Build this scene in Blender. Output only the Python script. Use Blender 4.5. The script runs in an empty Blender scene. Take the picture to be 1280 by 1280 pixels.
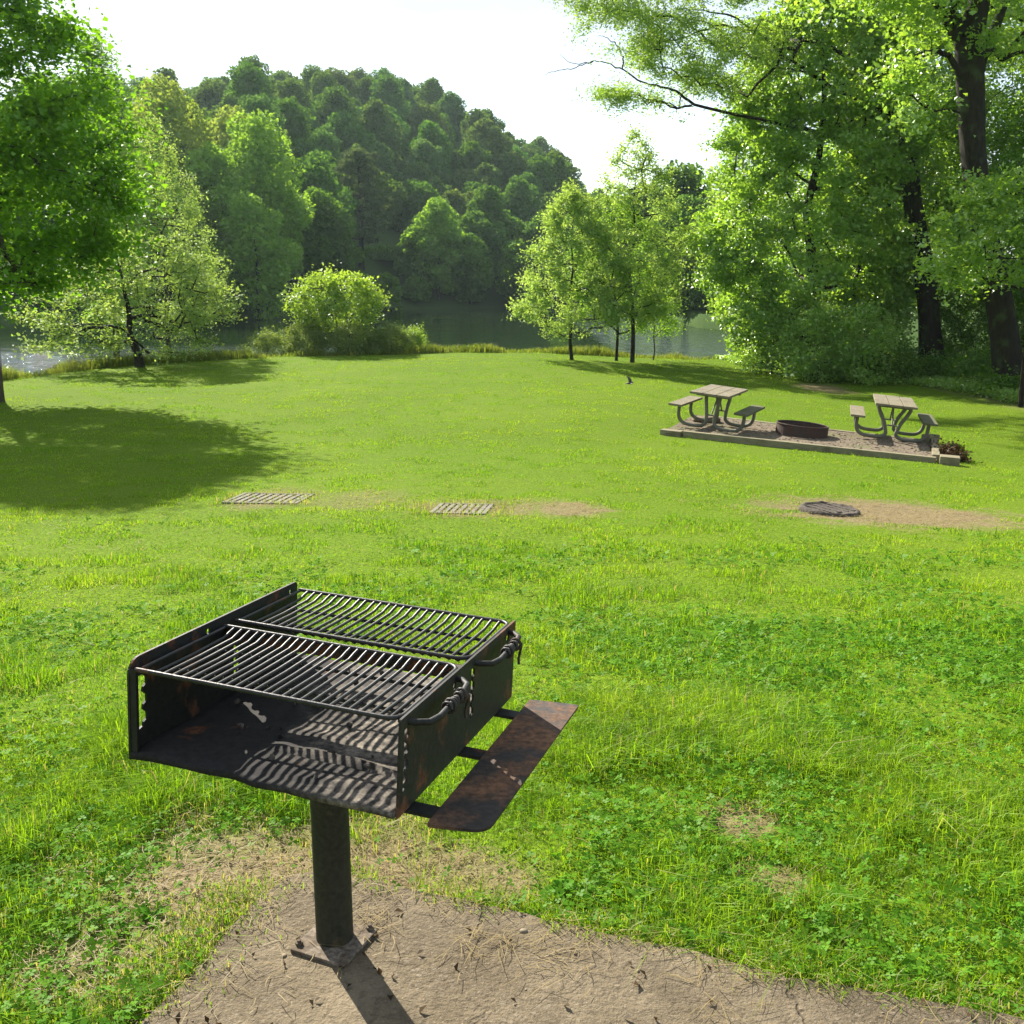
import bpy, bmesh, math
import numpy as np
from mathutils import Vector, Matrix

R = math.radians
scene = bpy.context.scene
COL = scene.collection
rng = np.random.default_rng(7)

# ------------------------------------------------------------------ camera
F = 1300.0
PITCH = math.atan(290 / 1300)
CAM = np.array([0.0, 0.0, 1.6])
cd = bpy.data.cameras.new("camera")
cd.sensor_width = 36.0
cd.lens = 36.0 * F / 1280.0
cd.clip_start = 0.05
cd.clip_end = 6000
cam = bpy.data.objects.new("camera", cd)
COL.objects.link(cam)
cam.location = CAM
cam.rotation_euler = (math.pi / 2 - PITCH, 0, 0)
scene.camera = cam

# ------------------------------------------------------------------ noise
def _hash(ix, iy, iz, seed):
    h = (ix * 374761393 + iy * 668265263 + iz * 2147483647 + seed * 974634777) & 0xFFFFFFFF
    h = ((h ^ (h >> 13)) * 1274126177) & 0xFFFFFFFF
    h = h ^ (h >> 16)
    return (h & 0xFFFFFF) / float(0xFFFFFF)

def vnoise(p, seed=0):
    p = np.asarray(p, float)
    if p.shape[-1] == 2:
        p = np.concatenate([p, np.zeros(p.shape[:-1] + (1,))], -1)
    i = np.floor(p).astype(np.int64)
    f = p - i
    f = f * f * (3 - 2 * f)
    out = 0
    for dx in (0, 1):
        for dy in (0, 1):
            for dz in (0, 1):
                w = (f[..., 0] if dx else 1 - f[..., 0]) * (f[..., 1] if dy else 1 - f[..., 1]) * (f[..., 2] if dz else 1 - f[..., 2])
                out = out + w * _hash(i[..., 0] + dx, i[..., 1] + dy, i[..., 2] + dz, seed)
    return out

def sstep(a, b, x):
    t = np.clip((np.asarray(x, float) - a) / (b - a), 0, 1)
    return t * t * (3 - 2 * t)

def unit(v):
    return v / np.maximum(np.linalg.norm(v, axis=-1, keepdims=True), 1e-9)

# ------------------------------------------------------------------ terrain
WATER = -2.1
AZ_S = ([-180, -60, -30, -26, -18, -11, -6, 0, 4, 8, 10, 14, 25, 60, 180],
        [70, 70, 85, 91, 98, 112, 138, 145, 138, 104, 86, 80, 60, 50, 50])
AZ_E = ([-180, -60, -30, -26, -20, -12, -3, 5, 10, 13, 16, 60, 180],
        [20, 22, 30, 33.5, 37.5, 40.5, 41.5, 42, 42.5, 46, 400, 400, 400])
AZ_R = ([-180, -30, -18.5, -14.6, -10.4, -6, -3.5, -0.9, 1.8, 4.2, 7, 10, 14, 60, 180],
        [10.0, 10.2, 10.5, 11.1, 11.5, 11.1, 10.4, 9.3, 7.9, 5.9, 3.6, 3.0, 3.0, 3.0, 3.0])
def far_shore(az): return np.interp(az, *AZ_S)
def near_edge(az): return np.interp(az, *AZ_E)
def ridge_dist(az): return far_shore(az) + np.interp(az, [-30, 3, 8, 14], [150, 150, 330, 330])
def ridge_z(az): return 1.6 + np.tan(np.radians(np.interp(az, *AZ_R))) * ridge_dist(az) - 16.5

def lawn_z(x, y):
    u = np.log1p(np.exp(np.clip((y - 3.2) / 0.5, -30, 30))) * 0.5
    z = -1.62 * (1 - np.exp(-u / 11.0))
    z = z - 0.05 * (np.clip(x - 1.0, 0, 9)) * sstep(4, 14, y)
    # gentle natural unevenness, not at the pad
    amp = 0.05 * sstep(3.0, 9.0, y)
    z = z + amp * (vnoise(np.stack([x * .45, y * .45], -1), 3) - .5)
    return z

def ground_z(x, y):
    x = np.asarray(x, float); y = np.asarray(y, float)
    r = np.hypot(x, y)
    az = np.degrees(np.arctan2(x, y))
    h = lawn_z(x, np.where(y < -5, -5, y))
    E, S = near_edge(az), far_shore(az)
    lake = sstep(0, 4.5, r - E) * (E < S)
    h = h * (1 - lake) + (WATER - 1.2) * lake
    t = np.clip((r - S) / np.maximum(ridge_dist(az) - S, 1), 0, 3)
    hz = ridge_z(az)
    prof = np.where(t < 1, 1 - (1 - np.minimum(t, 1)) ** 1.35, 1 + 0.05 * (t - 1))
    hill = WATER + 0.9 + (hz - WATER) * prof + 3.0 * (vnoise(np.stack([x * .03, y * .03], -1), 9) - .5) * np.minimum(t * 4, 1)
    k = sstep(-5, 1.5, r - S)
    return h * (1 - k) + hill * k

def ray(px, py):
    a = (px - 640) / F; b = (640 - py) / F
    return np.array([a, math.cos(PITCH) + b * math.sin(PITCH), -math.sin(PITCH) + b * math.cos(PITCH)])

def at(px, py, h=0.0):
    """ground point seen at a picture point"""
    r = ray(px, py)
    t = np.arange(1.0, 260.0, 0.01)
    p = CAM + r[None] * t[:, None]
    m = p[:, 2] < ground_z(p[:, 0], p[:, 1]) + h
    k = int(np.argmax(m))
    return p[k]

def at_d(px, d):
    """ground point in the direction of picture column px at distance d"""
    x = (px - 640) / F * d / math.cos(PITCH) * 1.0
    return np.array([x, d, float(ground_z(x, d))])

# ------------------------------------------------------------------ mesh building
def mesh_np(name, V, loops, totals, attrs=None, smooth=False):
    me = bpy.data.meshes.new(name)
    V = np.ascontiguousarray(V, np.float32)
    loops = np.ascontiguousarray(loops, np.int32).ravel()
    totals = np.ascontiguousarray(totals, np.int32)
    me.vertices.add(len(V)); me.vertices.foreach_set("co", V.ravel())
    me.loops.add(len(loops)); me.loops.foreach_set("vertex_index", loops)
    me.polygons.add(len(totals))
    starts = np.zeros(len(totals), np.int32); starts[1:] = np.cumsum(totals)[:-1]
    me.polygons.foreach_set("loop_start", starts)
    if smooth:
        me.polygons.foreach_set("use_smooth", np.ones(len(totals), bool))
    me.update(calc_edges=True)
    for k, a in (attrs or {}).items():
        at_ = me.attributes.new(k, 'FLOAT', 'FACE')
        at_.data.foreach_set("value", np.ascontiguousarray(a, np.float32))
    return me

class MB:
    """collects shapes into one mesh"""
    def __init__(s): s.v = []; s.f = []; s.sm = []
    def add(s, verts, faces, smooth=False, M=None):
        b = len(s.v)
        for p in verts:
            p = Vector(p)
            s.v.append(tuple(M @ p) if M is not None else tuple(p))
        for f in faces:
            s.f.append(tuple(b + i for i in f)); s.sm.append(smooth)
        return s
    def box(s, c, size, M=None, bev=0.0):
        bm = bmesh.new()
        bmesh.ops.create_cube(bm, size=1.0)
        for v in bm.verts:
            v.co = Vector((c[0] + v.co.x * size[0], c[1] + v.co.y * size[1], c[2] + v.co.z * size[2]))
        if bev > 0:
            bmesh.ops.bevel(bm, geom=list(bm.edges), offset=bev, segments=2, profile=.6, affect='EDGES')
        s.bm(bm, M=M)
        return s
    def bm(s, bm, smooth=False, M=None):
        bm.verts.index_update()
        s.add([v.co.copy() for v in bm.verts], [[v.index for v in f.verts] for f in bm.faces], smooth, M)
        bm.free()
        return s
    def tube(s, pts, rad, n=8, caps=True, M=None, closed=False):
        pts = [Vector(p) for p in pts]
        m = len(pts)
        rads = rad if hasattr(rad, '__len__') else [rad] * m
        ref = None; V = []
        for i, p in enumerate(pts):
            a = pts[(i - 1) % m] if (i or closed) else pts[i]
            b = pts[(i + 1) % m] if (i < m - 1 or closed) else pts[i]
            t = (b - a).normalized()
            if ref is None:
                ref = Vector((0, 0, 1)) if abs(t.z) < .9 else Vector((1, 0, 0))
            u = (ref - t * ref.dot(t)).normalized(); ref = u
            w = t.cross(u)
            for k in range(n):
                g = 2 * math.pi * k / n
                V.append(p + (u * math.cos(g) + w * math.sin(g)) * rads[i])
        Fc = []
        for i in range(m if closed else m - 1):
            j = (i + 1) % m
            for k in range(n):
                k2 = (k + 1) % n
                Fc.append((i * n + k, i * n + k2, j * n + k2, j * n + k))
        s.add(V, Fc, True, M)
        if caps and not closed:
            s.add(V[:n], [tuple(range(n - 1, -1, -1))], False, M)
            s.add(V[-n:], [tuple(range(n))], False, M)
        return s
    def build(s, name, mat, parent=None, M=None):
        me = bpy.data.meshes.new(name)
        me.from_pydata(s.v, [], s.f)
        me.polygons.foreach_set("use_smooth", s.sm)
        me.update()
        return link(name, me, mat, parent)

def link(name, me, mat, parent=None):
    o = bpy.data.objects.new(name, me)
    COL.objects.link(o)
    if mat is not None:
        me.materials.append(mat)
    if parent is not None:
        o.parent = parent
    return o

def tag(o, label=None, cat=None, group=None, kind=None):
    if label: o["label"] = label
    if cat: o["category"] = cat
    if group: o["group"] = group
    if kind: o["kind"] = kind
    return o

def empty(name, loc, label, cat, group=None, rz=0.0):
    o = bpy.data.objects.new(name, None)
    o.empty_display_size = .2
    COL.objects.link(o)
    o.location = loc
    o.rotation_euler = (0, 0, rz)
    return tag(o, label, cat, group)

def copy_tree(o, parent=None):
    c = o.copy(); COL.objects.link(c); c.parent = parent
    for ch in list(o.children):
        copy_tree(ch, c)
    return c

# ------------------------------------------------------------------ materials
class NT:
    def __init__(s, name):
        s.m = bpy.data.materials.new(name); s.m.use_nodes = True
        s.t = s.m.node_tree; s.t.nodes.clear()
        s.out = s.n('ShaderNodeOutputMaterial')
    def n(s, typ, **kw):
        nd = s.t.nodes.new(typ)
        for k, v in kw.items():
            if k in nd.bl_rna.properties: setattr(nd, k, v)
        return nd
    def l(s, a, b): s.t.links.new(a, b)
    def val(s, sock, v):
        if isinstance(v, bpy.types.NodeSocket): s.l(v, sock)
        elif isinstance(v, (tuple, list)) and len(v) == 3 and sock.type == 'RGBA': sock.default_value = (*v, 1)
        else: sock.default_value = v
    def math(s, op, a, b=None, c=None, clamp=False):
        nd = s.n('ShaderNodeMath', operation=op, use_clamp=clamp)
        s.val(nd.inputs[0], a)
        if b is not None: s.val(nd.inputs[1], b)
        if c is not None: s.val(nd.inputs[2], c)
        return nd.outputs[0]
    def mix(s, f, a, b):
        nd = s.n('ShaderNodeMix', data_type='RGBA')
        s.val(nd.inputs[0], f); s.val(nd.inputs[6], a); s.val(nd.inputs[7], b)
        return nd.outputs[2]
    def noise(s, scale, detail=4, rough=.55, vec=None, out=0):
        nd = s.n('ShaderNodeTexNoise')
        nd.inputs['Scale'].default_value = scale; nd.inputs['Detail'].default_value = detail
        nd.inputs['Roughness'].default_value = rough
        if vec is not None: s.l(vec, nd.inputs['Vector'])
        return nd.outputs[out]
    def ramp(s, f, a, b):
        nd = s.n('ShaderNodeMapRange', clamp=True)
        s.val(nd.inputs[0], f); nd.inputs[1].default_value = a; nd.inputs[2].default_value = b
        return nd.outputs[0]
    def pos(s): return s.n('ShaderNodeNewGeometry').outputs['Position']
    def obj(s): return s.n('ShaderNodeTexCoord').outputs['Object']
    def attr(s, name): return s.n('ShaderNodeAttribute', attribute_name=name).outputs['Fac']
    def bump(s, h, strength=.3, dist=.01):
        nd = s.n('ShaderNodeBump'); nd.inputs['Strength'].default_value = strength; nd.inputs['Distance'].default_value = dist
        s.l(h, nd.inputs['Height']); return nd.outputs[0]
    def pbr(s, col, rough=.7, metal=0.0, normal=None, spec=.5):
        nd = s.n('ShaderNodeBsdfPrincipled')
        s.val(nd.inputs['Base Color'], col); s.val(nd.inputs['Roughness'], rough); s.val(nd.inputs['Metallic'], metal)
        nd.inputs['Specular IOR Level'].default_value = spec
        if normal is not None: s.l(normal, nd.inputs['Normal'])
        s.l(nd.outputs[0], s.out.inputs[0]); return nd

def leaf_mat(name, ca, cb, tr=.5, gloss=.08, rough=.35, tint=(1.25, 1.1, .5), objvar=0.0, nscale=.6):
    t = NT(name)
    f = t.attr('rnd')
    col = t.mix(f, ca, cb)
    nz = t.ramp(t.noise(nscale, 2, .5, t.pos()), .35, .65)
    col = t.mix(t.math('MULTIPLY', nz, .5), col, cb)
    if objvar > 0:
        oi = t.n('ShaderNodeObjectInfo')
        hs = t.n('ShaderNodeHueSaturation')
        t.val(hs.inputs['Hue'], t.math('ADD', t.math('MULTIPLY', oi.outputs['Random'], .03), .475))
        t.val(hs.inputs['Value'], t.math('ADD', t.math('MULTIPLY', oi.outputs['Random'], objvar), 1 - objvar / 2))
        t.val(hs.inputs['Saturation'], t.math('ADD', t.math('MULTIPLY', t.math('FRACT', t.math('MULTIPLY', oi.outputs['Random'], 7.3)), .25), .82))
        t.l(col, hs.inputs['Color']); col = hs.outputs[0]
    d = t.n('ShaderNodeBsdfDiffuse'); t.l(col, d.inputs[0])
    tc = t.n('ShaderNodeMix', data_type='RGBA', blend_type='MULTIPLY'); tc.inputs[0].default_value = 1
    t.l(col, tc.inputs[6]); tc.inputs[7].default_value = (*tint, 1)
    tl = t.n('ShaderNodeBsdfTranslucent'); t.l(tc.outputs[2], tl.inputs[0])
    m1 = t.n('ShaderNodeMixShader'); m1.inputs[0].default_value = tr
    t.l(d.outputs[0], m1.inputs[1]); t.l(tl.outputs[0], m1.inputs[2])
    g = t.n('ShaderNodeBsdfGlossy'); g.inputs['Roughness'].default_value = max(rough, .48); g.inputs[0].default_value = (1, 1, 1, 1)
    fr = t.n('ShaderNodeFresnel'); fr.inputs[0].default_value = 1.4
    m2 = t.n('ShaderNodeMixShader')
    t.val(m2.inputs[0], t.math('ADD', t.math('MULTIPLY', fr.outputs[0], gloss * .35), gloss * .18))
    t.l(m1.outputs[0], m2.inputs[1]); t.l(g.outputs[0], m2.inputs[2])
    t.l(m2.outputs[0], t.out.inputs[0])
    return t.m

def bark_mat(name, ca, cb, sc=18):
    t = NT(name)
    mp = t.n('ShaderNodeMapping'); t.l(t.obj(), mp.inputs[0]); mp.inputs['Scale'].default_value = (1, 1, .18)
    n1 = t.noise(sc, 6, .65, mp.outputs[0])
    col = t.mix(t.ramp(n1, .3, .7), ca, cb)
    col = t.mix(t.ramp(t.noise(2.5, 3, .5, t.obj()), .55, .75), col, (.06, .075, .035))
    t.pbr(col, .9, normal=t.bump(n1, .8, .03), spec=.2)
    return t.m

M = {}
M['bark'] = bark_mat('bark', (.03, .023, .016), (.11, .09, .065))
M['bark_dark'] = bark_mat('bark_dark', (.012, .010, .007), (.038, .031, .023))
M['bark_pale'] = bark_mat('bark_pale', (.06, .05, .04), (.16, .14, .11))
M['maple'] = leaf_mat('maple_leaf', (.08, .25, .012), (.19, .40, .025), .55, .06)
M['pale'] = leaf_mat('pale_leaf', (.22, .40, .09), (.37, .53, .17), .52, .05)
M['dogwood'] = leaf_mat('dogwood_leaf', (.16, .31, .06), (.33, .47, .15), .5, .05)
M['shrub'] = leaf_mat('shrub_leaf', (.18, .35, .035), (.32, .48, .075), .5, .10)
M['scrub'] = leaf_mat('scrub_leaf', (.11, .20, .04), (.22, .31, .085), .42, .05)
M['woods'] = leaf_mat('woodland_leaf', (.16, .37, .035), (.33, .54, .09), .56, .22)
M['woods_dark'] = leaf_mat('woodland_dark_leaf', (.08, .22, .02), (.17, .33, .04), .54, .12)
M['locust'] = leaf_mat('locust_leaf', (.16, .33, .04), (.30, .47, .09), .56, .12)
M['hill'] = leaf_mat('hill_leaf', (.055, .165, .03), (.10, .225, .042), .45, 0, .5, objvar=.28, nscale=.15)
M['far_bright'] = leaf_mat('far_bright_leaf', (.165, .35, .04), (.27, .47, .07), .5, .03, .45)
M['far_mid'] = leaf_mat('far_mid_leaf', (.09, .22, .03), (.16, .31, .045), .46, .01, .45)
M['far_olive'] = leaf_mat('far_olive_leaf', (.19, .30, .05), (.29, .40, .085), .48, .03, .45)
M['pine'] = leaf_mat('pine_needles', (.07, .12, .05), (.13, .19, .08), .25, 0, .5)

# grass
def grass_mat():
    t = NT('grass_blades')
    p = t.pos()
    f = t.attr('rnd')
    col = t.mix(f, (.125, .275, .011), (.215, .405, .022))
    big = t.ramp(t.noise(.35, 3, .55, p), .38, .66)
    col = t.mix(t.math('MULTIPLY', big, .6), col, (.35, .48, .028))
    med = t.ramp(t.noise(1.6, 3, .6, p), .50, .70)
    col = t.mix(t.math('MULTIPLY', med, .65), col, (.08, .20, .008))
    fine = t.ramp(t.noise(6.5, 3, .6, p), .47, .68)
    col = t.mix(t.math('MULTIPLY', fine, .36), col, (.065, .17, .008))
    dry = t.attr('dry')
    col = t.mix(dry, col, (.40, .34, .17))
    d = t.n('ShaderNodeBsdfDiffuse'); t.l(col, d.inputs[0])
    tc = t.n('ShaderNodeMix', data_type='RGBA', blend_type='MULTIPLY'); tc.inputs[0].default_value = 1
    t.l(col, tc.inputs[6]); tc.inputs[7].default_value = (1.2, 1.12, .45, 1)
    tl = t.n('ShaderNodeBsdfTranslucent'); t.l(tc.outputs[2], tl.inputs[0])
    m1 = t.n('ShaderNodeMixShader'); m1.inputs[0].default_value = .5
    t.l(d.outputs[0], m1.inputs[1]); t.l(tl.outputs[0], m1.inputs[2])
    g = t.n('ShaderNodeBsdfGlossy'); g.inputs['Roughness'].default_value = .42
    m2 = t.n('ShaderNodeMixShader'); m2.inputs[0].default_value = .007
    t.l(m1.outputs[0], m2.inputs[1]); t.l(g.outputs[0], m2.inputs[2])
    t.l(m2.outputs[0], t.out.inputs[0])
    return t.m
M['grass'] = grass_mat()
M['clover'] = leaf_mat('clover_leaf', (.055, .17, .009), (.13, .30, .018), .42, .03, .45, nscale=3)
M['weed'] = leaf_mat('weed_leaf', (.08, .23, .015), (.15, .34, .03), .45, .02, .35, nscale=3)
M['bank'] = leaf_mat('bank_grass_blade', (.09, .19, .018), (.21, .25, .055), .5, .03, .4, nscale=.8)
M['straw'] = leaf_mat('straw_blade', (.15, .115, .05), (.34, .27, .13), .25, .02, .4, tint=(1, .9, .7), nscale=3)
M['litter'] = leaf_mat('dead_leaf', (.03, .022, .012), (.09, .062, .035), .2, .01, .5, tint=(1, .8, .5))

# bare patches on the lawn: x, y, rx, ry, angle, noise strength
PATCH = []
def patch(px0, px1, py0, py1, k=1.0):
    a = at(px0, (py0 + py1) / 2); b = at(px1, (py0 + py1) / 2)
    c = (a + b) / 2
    t_, b_ = at((px0 + px1) / 2, py0), at((px0 + px1) / 2, py1)
    PATCH.append((c[0], (t_[1] + b_[1]) / 2, abs(b[0] - a[0]) / 2, max(.1, abs(t_[1] - b_[1]) / 2), k))
patch(960, 1262, 626, 660, 1.0)
patch(508, 690, 625, 648, .75)
patch(664, 760, 626, 648, .85)
patch(280, 395, 611, 636, .75)
patch(380, 520, 612, 640, .40)
patch(880, 975, 1000, 1050, .8)
patch(935, 1010, 1085, 1125, .7)
patch(1200, 1290, 470, 520, .6)
patch(1000, 1060, 480, 492, .9)
PATCH.append((-.62, 2.55, .50, .40, 1.0))
PATCH.append((-.25, 2.60, .35, .16, .8))
PATCH.append((-.95, 2.2, .30, .16, .7))

def bare(x, y):
    p = np.stack([x, y], -1)
    n = vnoise(p * 3.0, 21) * .6 + vnoise(p * 9, 22) * .4
    m = np.zeros(np.shape(x))
    for cx, cy, rx, ry, k in PATCH:
        d = np.sqrt(((x - cx) / rx) ** 2 + ((y - cy) / ry) ** 2)
        m = np.maximum(m, k * sstep(1.25, .55, d + (n - .5) * 1.5))
    return m

def ground_mat():
    t = NT('lawn_soil')
    p = t.pos()
    sx = t.n('ShaderNodeSeparateXYZ'); t.l(p, sx.inputs[0])
    X, Y = sx.outputs[0], sx.outputs[1]
    n1 = t.noise(2.2, 5, .6, p); n2 = t.noise(40, 5, .65, p); n3 = t.noise(.3, 3, .5, p)
    green = t.mix(t.ramp(n2, .35, .65), (.032, .07, .006), (.15, .23, .015))
    green = t.mix(t.math('MULTIPLY', t.ramp(n3, .4, .65), .5), green, (.12, .18, .015))
    soil = t.mix(t.ramp(n2, .3, .7), (.10, .08, .042), (.27, .215, .12))
    mask = None
    nn = t.math('MULTIPLY', t.math('SUBTRACT', t.noise(3.2, 5, .65, p), .5), 1.9)
    for cx, cy, rx, ry, k in PATCH:
        ax = t.math('POWER', t.math('ABSOLUTE', t.math('DIVIDE', t.math('SUBTRACT', X, cx), rx)), 2.0)
        ay = t.math('POWER', t.math('ABSOLUTE', t.math('DIVIDE', t.math('SUBTRACT', Y, cy), ry)), 2.0)
        d = t.math('ADD', t.math('SQRT', t.math('ADD', ax, ay)), nn)
        m = t.math('MULTIPLY', t.ramp(d, 1.2, .6), k)
        mask = m if mask is None else t.math('MAXIMUM', mask, m)
    col = t.mix(mask, green, soil)
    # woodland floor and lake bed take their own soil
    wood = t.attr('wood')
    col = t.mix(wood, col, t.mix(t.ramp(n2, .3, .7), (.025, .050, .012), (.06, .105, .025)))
    t.pbr(col, .95, normal=t.bump(n2, .6, .02), spec=.03)
    return t.m

# ------------------------------------------------------------------ ground sheet (polar, reaches the horizon)
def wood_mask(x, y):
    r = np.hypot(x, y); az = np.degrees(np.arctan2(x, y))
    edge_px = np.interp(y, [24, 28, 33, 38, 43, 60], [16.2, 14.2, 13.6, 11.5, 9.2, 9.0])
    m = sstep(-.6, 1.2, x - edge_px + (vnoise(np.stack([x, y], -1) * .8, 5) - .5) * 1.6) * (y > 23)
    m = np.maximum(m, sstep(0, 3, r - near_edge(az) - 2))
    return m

rr = np.concatenate([[0.0], np.geomspace(.35, 1800, 430)])
aa = np.radians(np.concatenate([np.arange(-180, -44, 6), np.arange(-44, 44.01, .4), np.arange(50, 180, 6)]))
RR, AA = np.meshgrid(rr, aa, indexing='ij')
X, Y = RR * np.sin(AA), RR * np.cos(AA)
Z = ground_z(X, Y)
V = np.stack([X, Y, Z], -1).reshape(-1, 3)
na = len(aa)
i0 = (np.arange(len(rr) - 1)[:, None] * na + np.arange(na)[None])
i1 = (np.arange(len(rr) - 1)[:, None] * na + (np.arange(na) + 1)[None] % na)
Q = np.stack([i0, i0 + na, i1 + na, i1], -1).reshape(-1, 4)
cen = V[Q].mean(1)
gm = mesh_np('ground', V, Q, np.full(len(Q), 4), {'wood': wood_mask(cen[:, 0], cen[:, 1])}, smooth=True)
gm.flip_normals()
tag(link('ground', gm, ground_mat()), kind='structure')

# lake
def water_mat():
    t = NT('lake_water')
    p = t.pos()
    mp = t.n('ShaderNodeMapping'); t.l(p, mp.inputs[0]); mp.inputs['Scale'].default_value = (1, .7, 1)
    n = t.math('ADD', t.math('MULTIPLY', t.noise(1.6, 4, .6, mp.outputs[0]), .7), t.math('MULTIPLY', t.noise(.28, 2, .5, mp.outputs[0]), 1.0))
    sx = t.n('ShaderNodeSeparateXYZ'); t.l(p, sx.inputs[0])
    wl = t.math('MULTIPLY', t.ramp(sx.outputs[0], -7, -12), t.ramp(sx.outputs[1], 66, 52))
    wr = t.ramp(sx.outputs[0], 5, 9)
    st = t.math('ADD', .05, t.math('ADD', t.math('MULTIPLY', wl, .9), t.math('MULTIPLY', wr, 1.1)))
    st = t.math('ADD', st, t.math('MULTIPLY', t.ramp(t.noise(.09, 2, .5, mp.outputs[0]), .52, .68), .12))
    bp_ = t.n('ShaderNodeBump'); bp_.inputs['Distance'].default_value = .5; t.l(st, bp_.inputs['Strength']); t.l(n, bp_.inputs['Height'])
    t.pbr((.016, .034, .011), .03, normal=bp_.outputs[0], spec=.5)
    return t.m
w = MB(); w.add([(-260, 22, WATER), (130, 22, WATER), (130, 240, WATER), (-260, 240, WATER)], [(0, 1, 2, 3)])
tag(w.build('lake', water_mat()), kind='structure')

# ------------------------------------------------------------------ leaf and branch builders
def leaves(C, size, up=.5, aspect=.62, fold=.18, out=None, outw=0.0, droop=0.0, r=None, nrm=None):
    """kite-shaped leaves at the points C; returns V, quads"""
    r = r or rng
    n = len(C)
    d = r.normal(size=(n, 3)); d[:, 2] = d[:, 2] * .6 - droop
    nm = r.normal(size=(n, 3)) * (1 - up * .6) + np.array([0, 0, up * 1.6])
    if nrm is not None: nm = nm * .55 + nrm * 1.25
    if out is not None: nm = nm + out * outw; d = d + out * .4
    d = unit(d); nm = unit(nm - d * np.sum(nm * d, 1, keepdims=True))
    w = np.cross(d, nm)
    s = (size * np.exp(r.normal(0, .22, n)))[:, None]
    b = C - d * s * .5
    l = C - d * s * .05 + w * s * aspect * .5 + nm * s * fold
    rt = C - d * s * .05 - w * s * aspect * .5 + nm * s * fold
    tp = C + d * s * .5 - nm * s * .08
    V = np.stack([b, rt, tp, l], 1).reshape(-1, 3)
    Q = np.arange(4 * n).reshape(n, 4)
    return V, Q

def leaf_mesh(name, V, Q, r=None):
    r = r or rng
    return mesh_np(name, V, Q, np.full(len(Q), 4), {'rnd': r.random(len(Q))})

def frusta(A, B, ra, rb, n=5):
    d = unit(B - A)
    ref = np.where(np.abs(d[:, 2:3]) < .9, np.array([[0, 0, 1.0]]), np.array([[1.0, 0, 0]]))
    u = unit(np.cross(d, ref)); v = np.cross(d, u)
    g = np.arange(n) * 2 * math.pi / n
    ring = u[:, None] * np.cos(g)[None, :, None] + v[:, None] * np.sin(g)[None, :, None]
    P0 = A[:, None] + ring * ra[:, None, None]; P1 = B[:, None] + ring * rb[:, None, None]
    V = np.concatenate([P0, P1], 1).reshape(-1, 3)
    m = len(A); base = (np.arange(m) * 2 * n)[:, None]
    k = np.arange(n); k2 = (k + 1) % n
    Q = np.stack([base + k, base + k2, base + n + k2, base + n + k], -1).reshape(-1, 4)
    return V, Q

def trunk_tube(pts, rads, n=12, r=None, flare=1.35, flute=.06):
    """smooth tapered trunk with a root flare"""
    pts = np.asarray(pts, float); rads = np.asarray(rads, float)
    s = np.linspace(0, 1, max(12, len(pts) * 6)); t = np.linspace(0, 1, len(pts))
    P = np.stack([np.interp(s, t, pts[:, i]) for i in range(3)], -1)
    for _ in range(2): P[1:-1] = (P[:-2] + 2 * P[1:-1] + P[2:]) / 4
    rad = np.interp(s, t, rads)
    hgt = P[:, 2] - P[0, 2]
    rad = rad * (1 + (flare - 1) * np.exp(-hgt / (rads[0] * 1.6)))
    g = np.arange(n) * 2 * math.pi / n
    V = []
    for i in range(len(P)):
        w = 1 + flute * np.sin(g * 3 + i * .3) + flute * .7 * np.sin(g * 5 + 1 + hgt[i] * .9)
        V.append(P[i] + np.stack([np.cos(g), np.sin(g), 0 * g], -1) * (rad[i] * w)[:, None])
    V = np.concatenate(V)
    m = len(P); k = np.arange(n); k2 = (k + 1) % n
    Q = np.concatenate([np.stack([i * n + k, i * n + k2, (i + 1) * n + k2, (i + 1) * n + k], -1) for i in range(m - 1)])
    return V, Q, P, rad

def grow(P, tips, r, clear=.15, arch=.18, step=.45):
    """branches from trunk points P to every tip, each joining the nearest branch so far"""
    k0 = int(len(P) * clear)
    nodes = [p for p in P]; par = [max(0, i - 1) for i in range(len(P))]
    ok = [i >= k0 for i in range(len(P))]
    D = np.min(np.linalg.norm(tips[:, None] - P[None, k0:], axis=2), axis=1)
    ends = []
    cap = len(P) + len(tips) * 30
    NA = np.zeros((cap, 3)); NA[:len(P)] = P; OK = np.zeros(cap, bool); OK[:len(P)] = ok; cnt = len(P)
    for i in np.argsort(D):
        t = tips[i]
        dv = t - NA[:cnt]
        dist = np.linalg.norm(dv, axis=1)
        cost = dist + .55 * np.maximum(0, -dv[:, 2]) + np.where(OK[:cnt], 0, 1e6)
        j = int(np.argmin(cost)); L = dist[j]
        m = int(np.clip(math.ceil(L / step), 1, 12))
        a = NA[j]; c = (a + t) / 2 + np.array([0, 0, arch * L]) + r.normal(0, .07 * L, 3)
        prev = j
        for q in range(1, m + 1):
            s = q / m
            pt = (1 - s) ** 2 * a + 2 * s * (1 - s) * c + s * s * t
            if q < m: pt = pt + r.normal(0, .035 * L / m ** .5, 3)
            if cnt >= cap: break
            NA[cnt] = pt; OK[cnt] = True; par.append(prev); prev = cnt; cnt += 1
        ends.append(prev)
    par = np.array(par); N = NA[:cnt]
    w = np.zeros(cnt)
    for e in ends: w[e] += 1
    for i in range(cnt - 1, len(P) - 1, -1): w[par[i]] += w[i]
    return N, par, w, len(P), np.array(ends)

def env_round(t): return np.sqrt(np.clip(1 - (2 * t - 1) ** 2, 0, 1)) * .97 + .03
def env_egg(t): return np.clip(np.sin(math.pi * np.clip(t, 0, 1) ** .62), 0, 1) ** .75
def env_cone(t): return np.clip((1 - t) ** .62, 0, 1) * sstep(-.02, .16, t) + .03
def env_layer(t): return np.clip(1 - (t * .95) ** 2.2, 0, 1) ** .5

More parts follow.
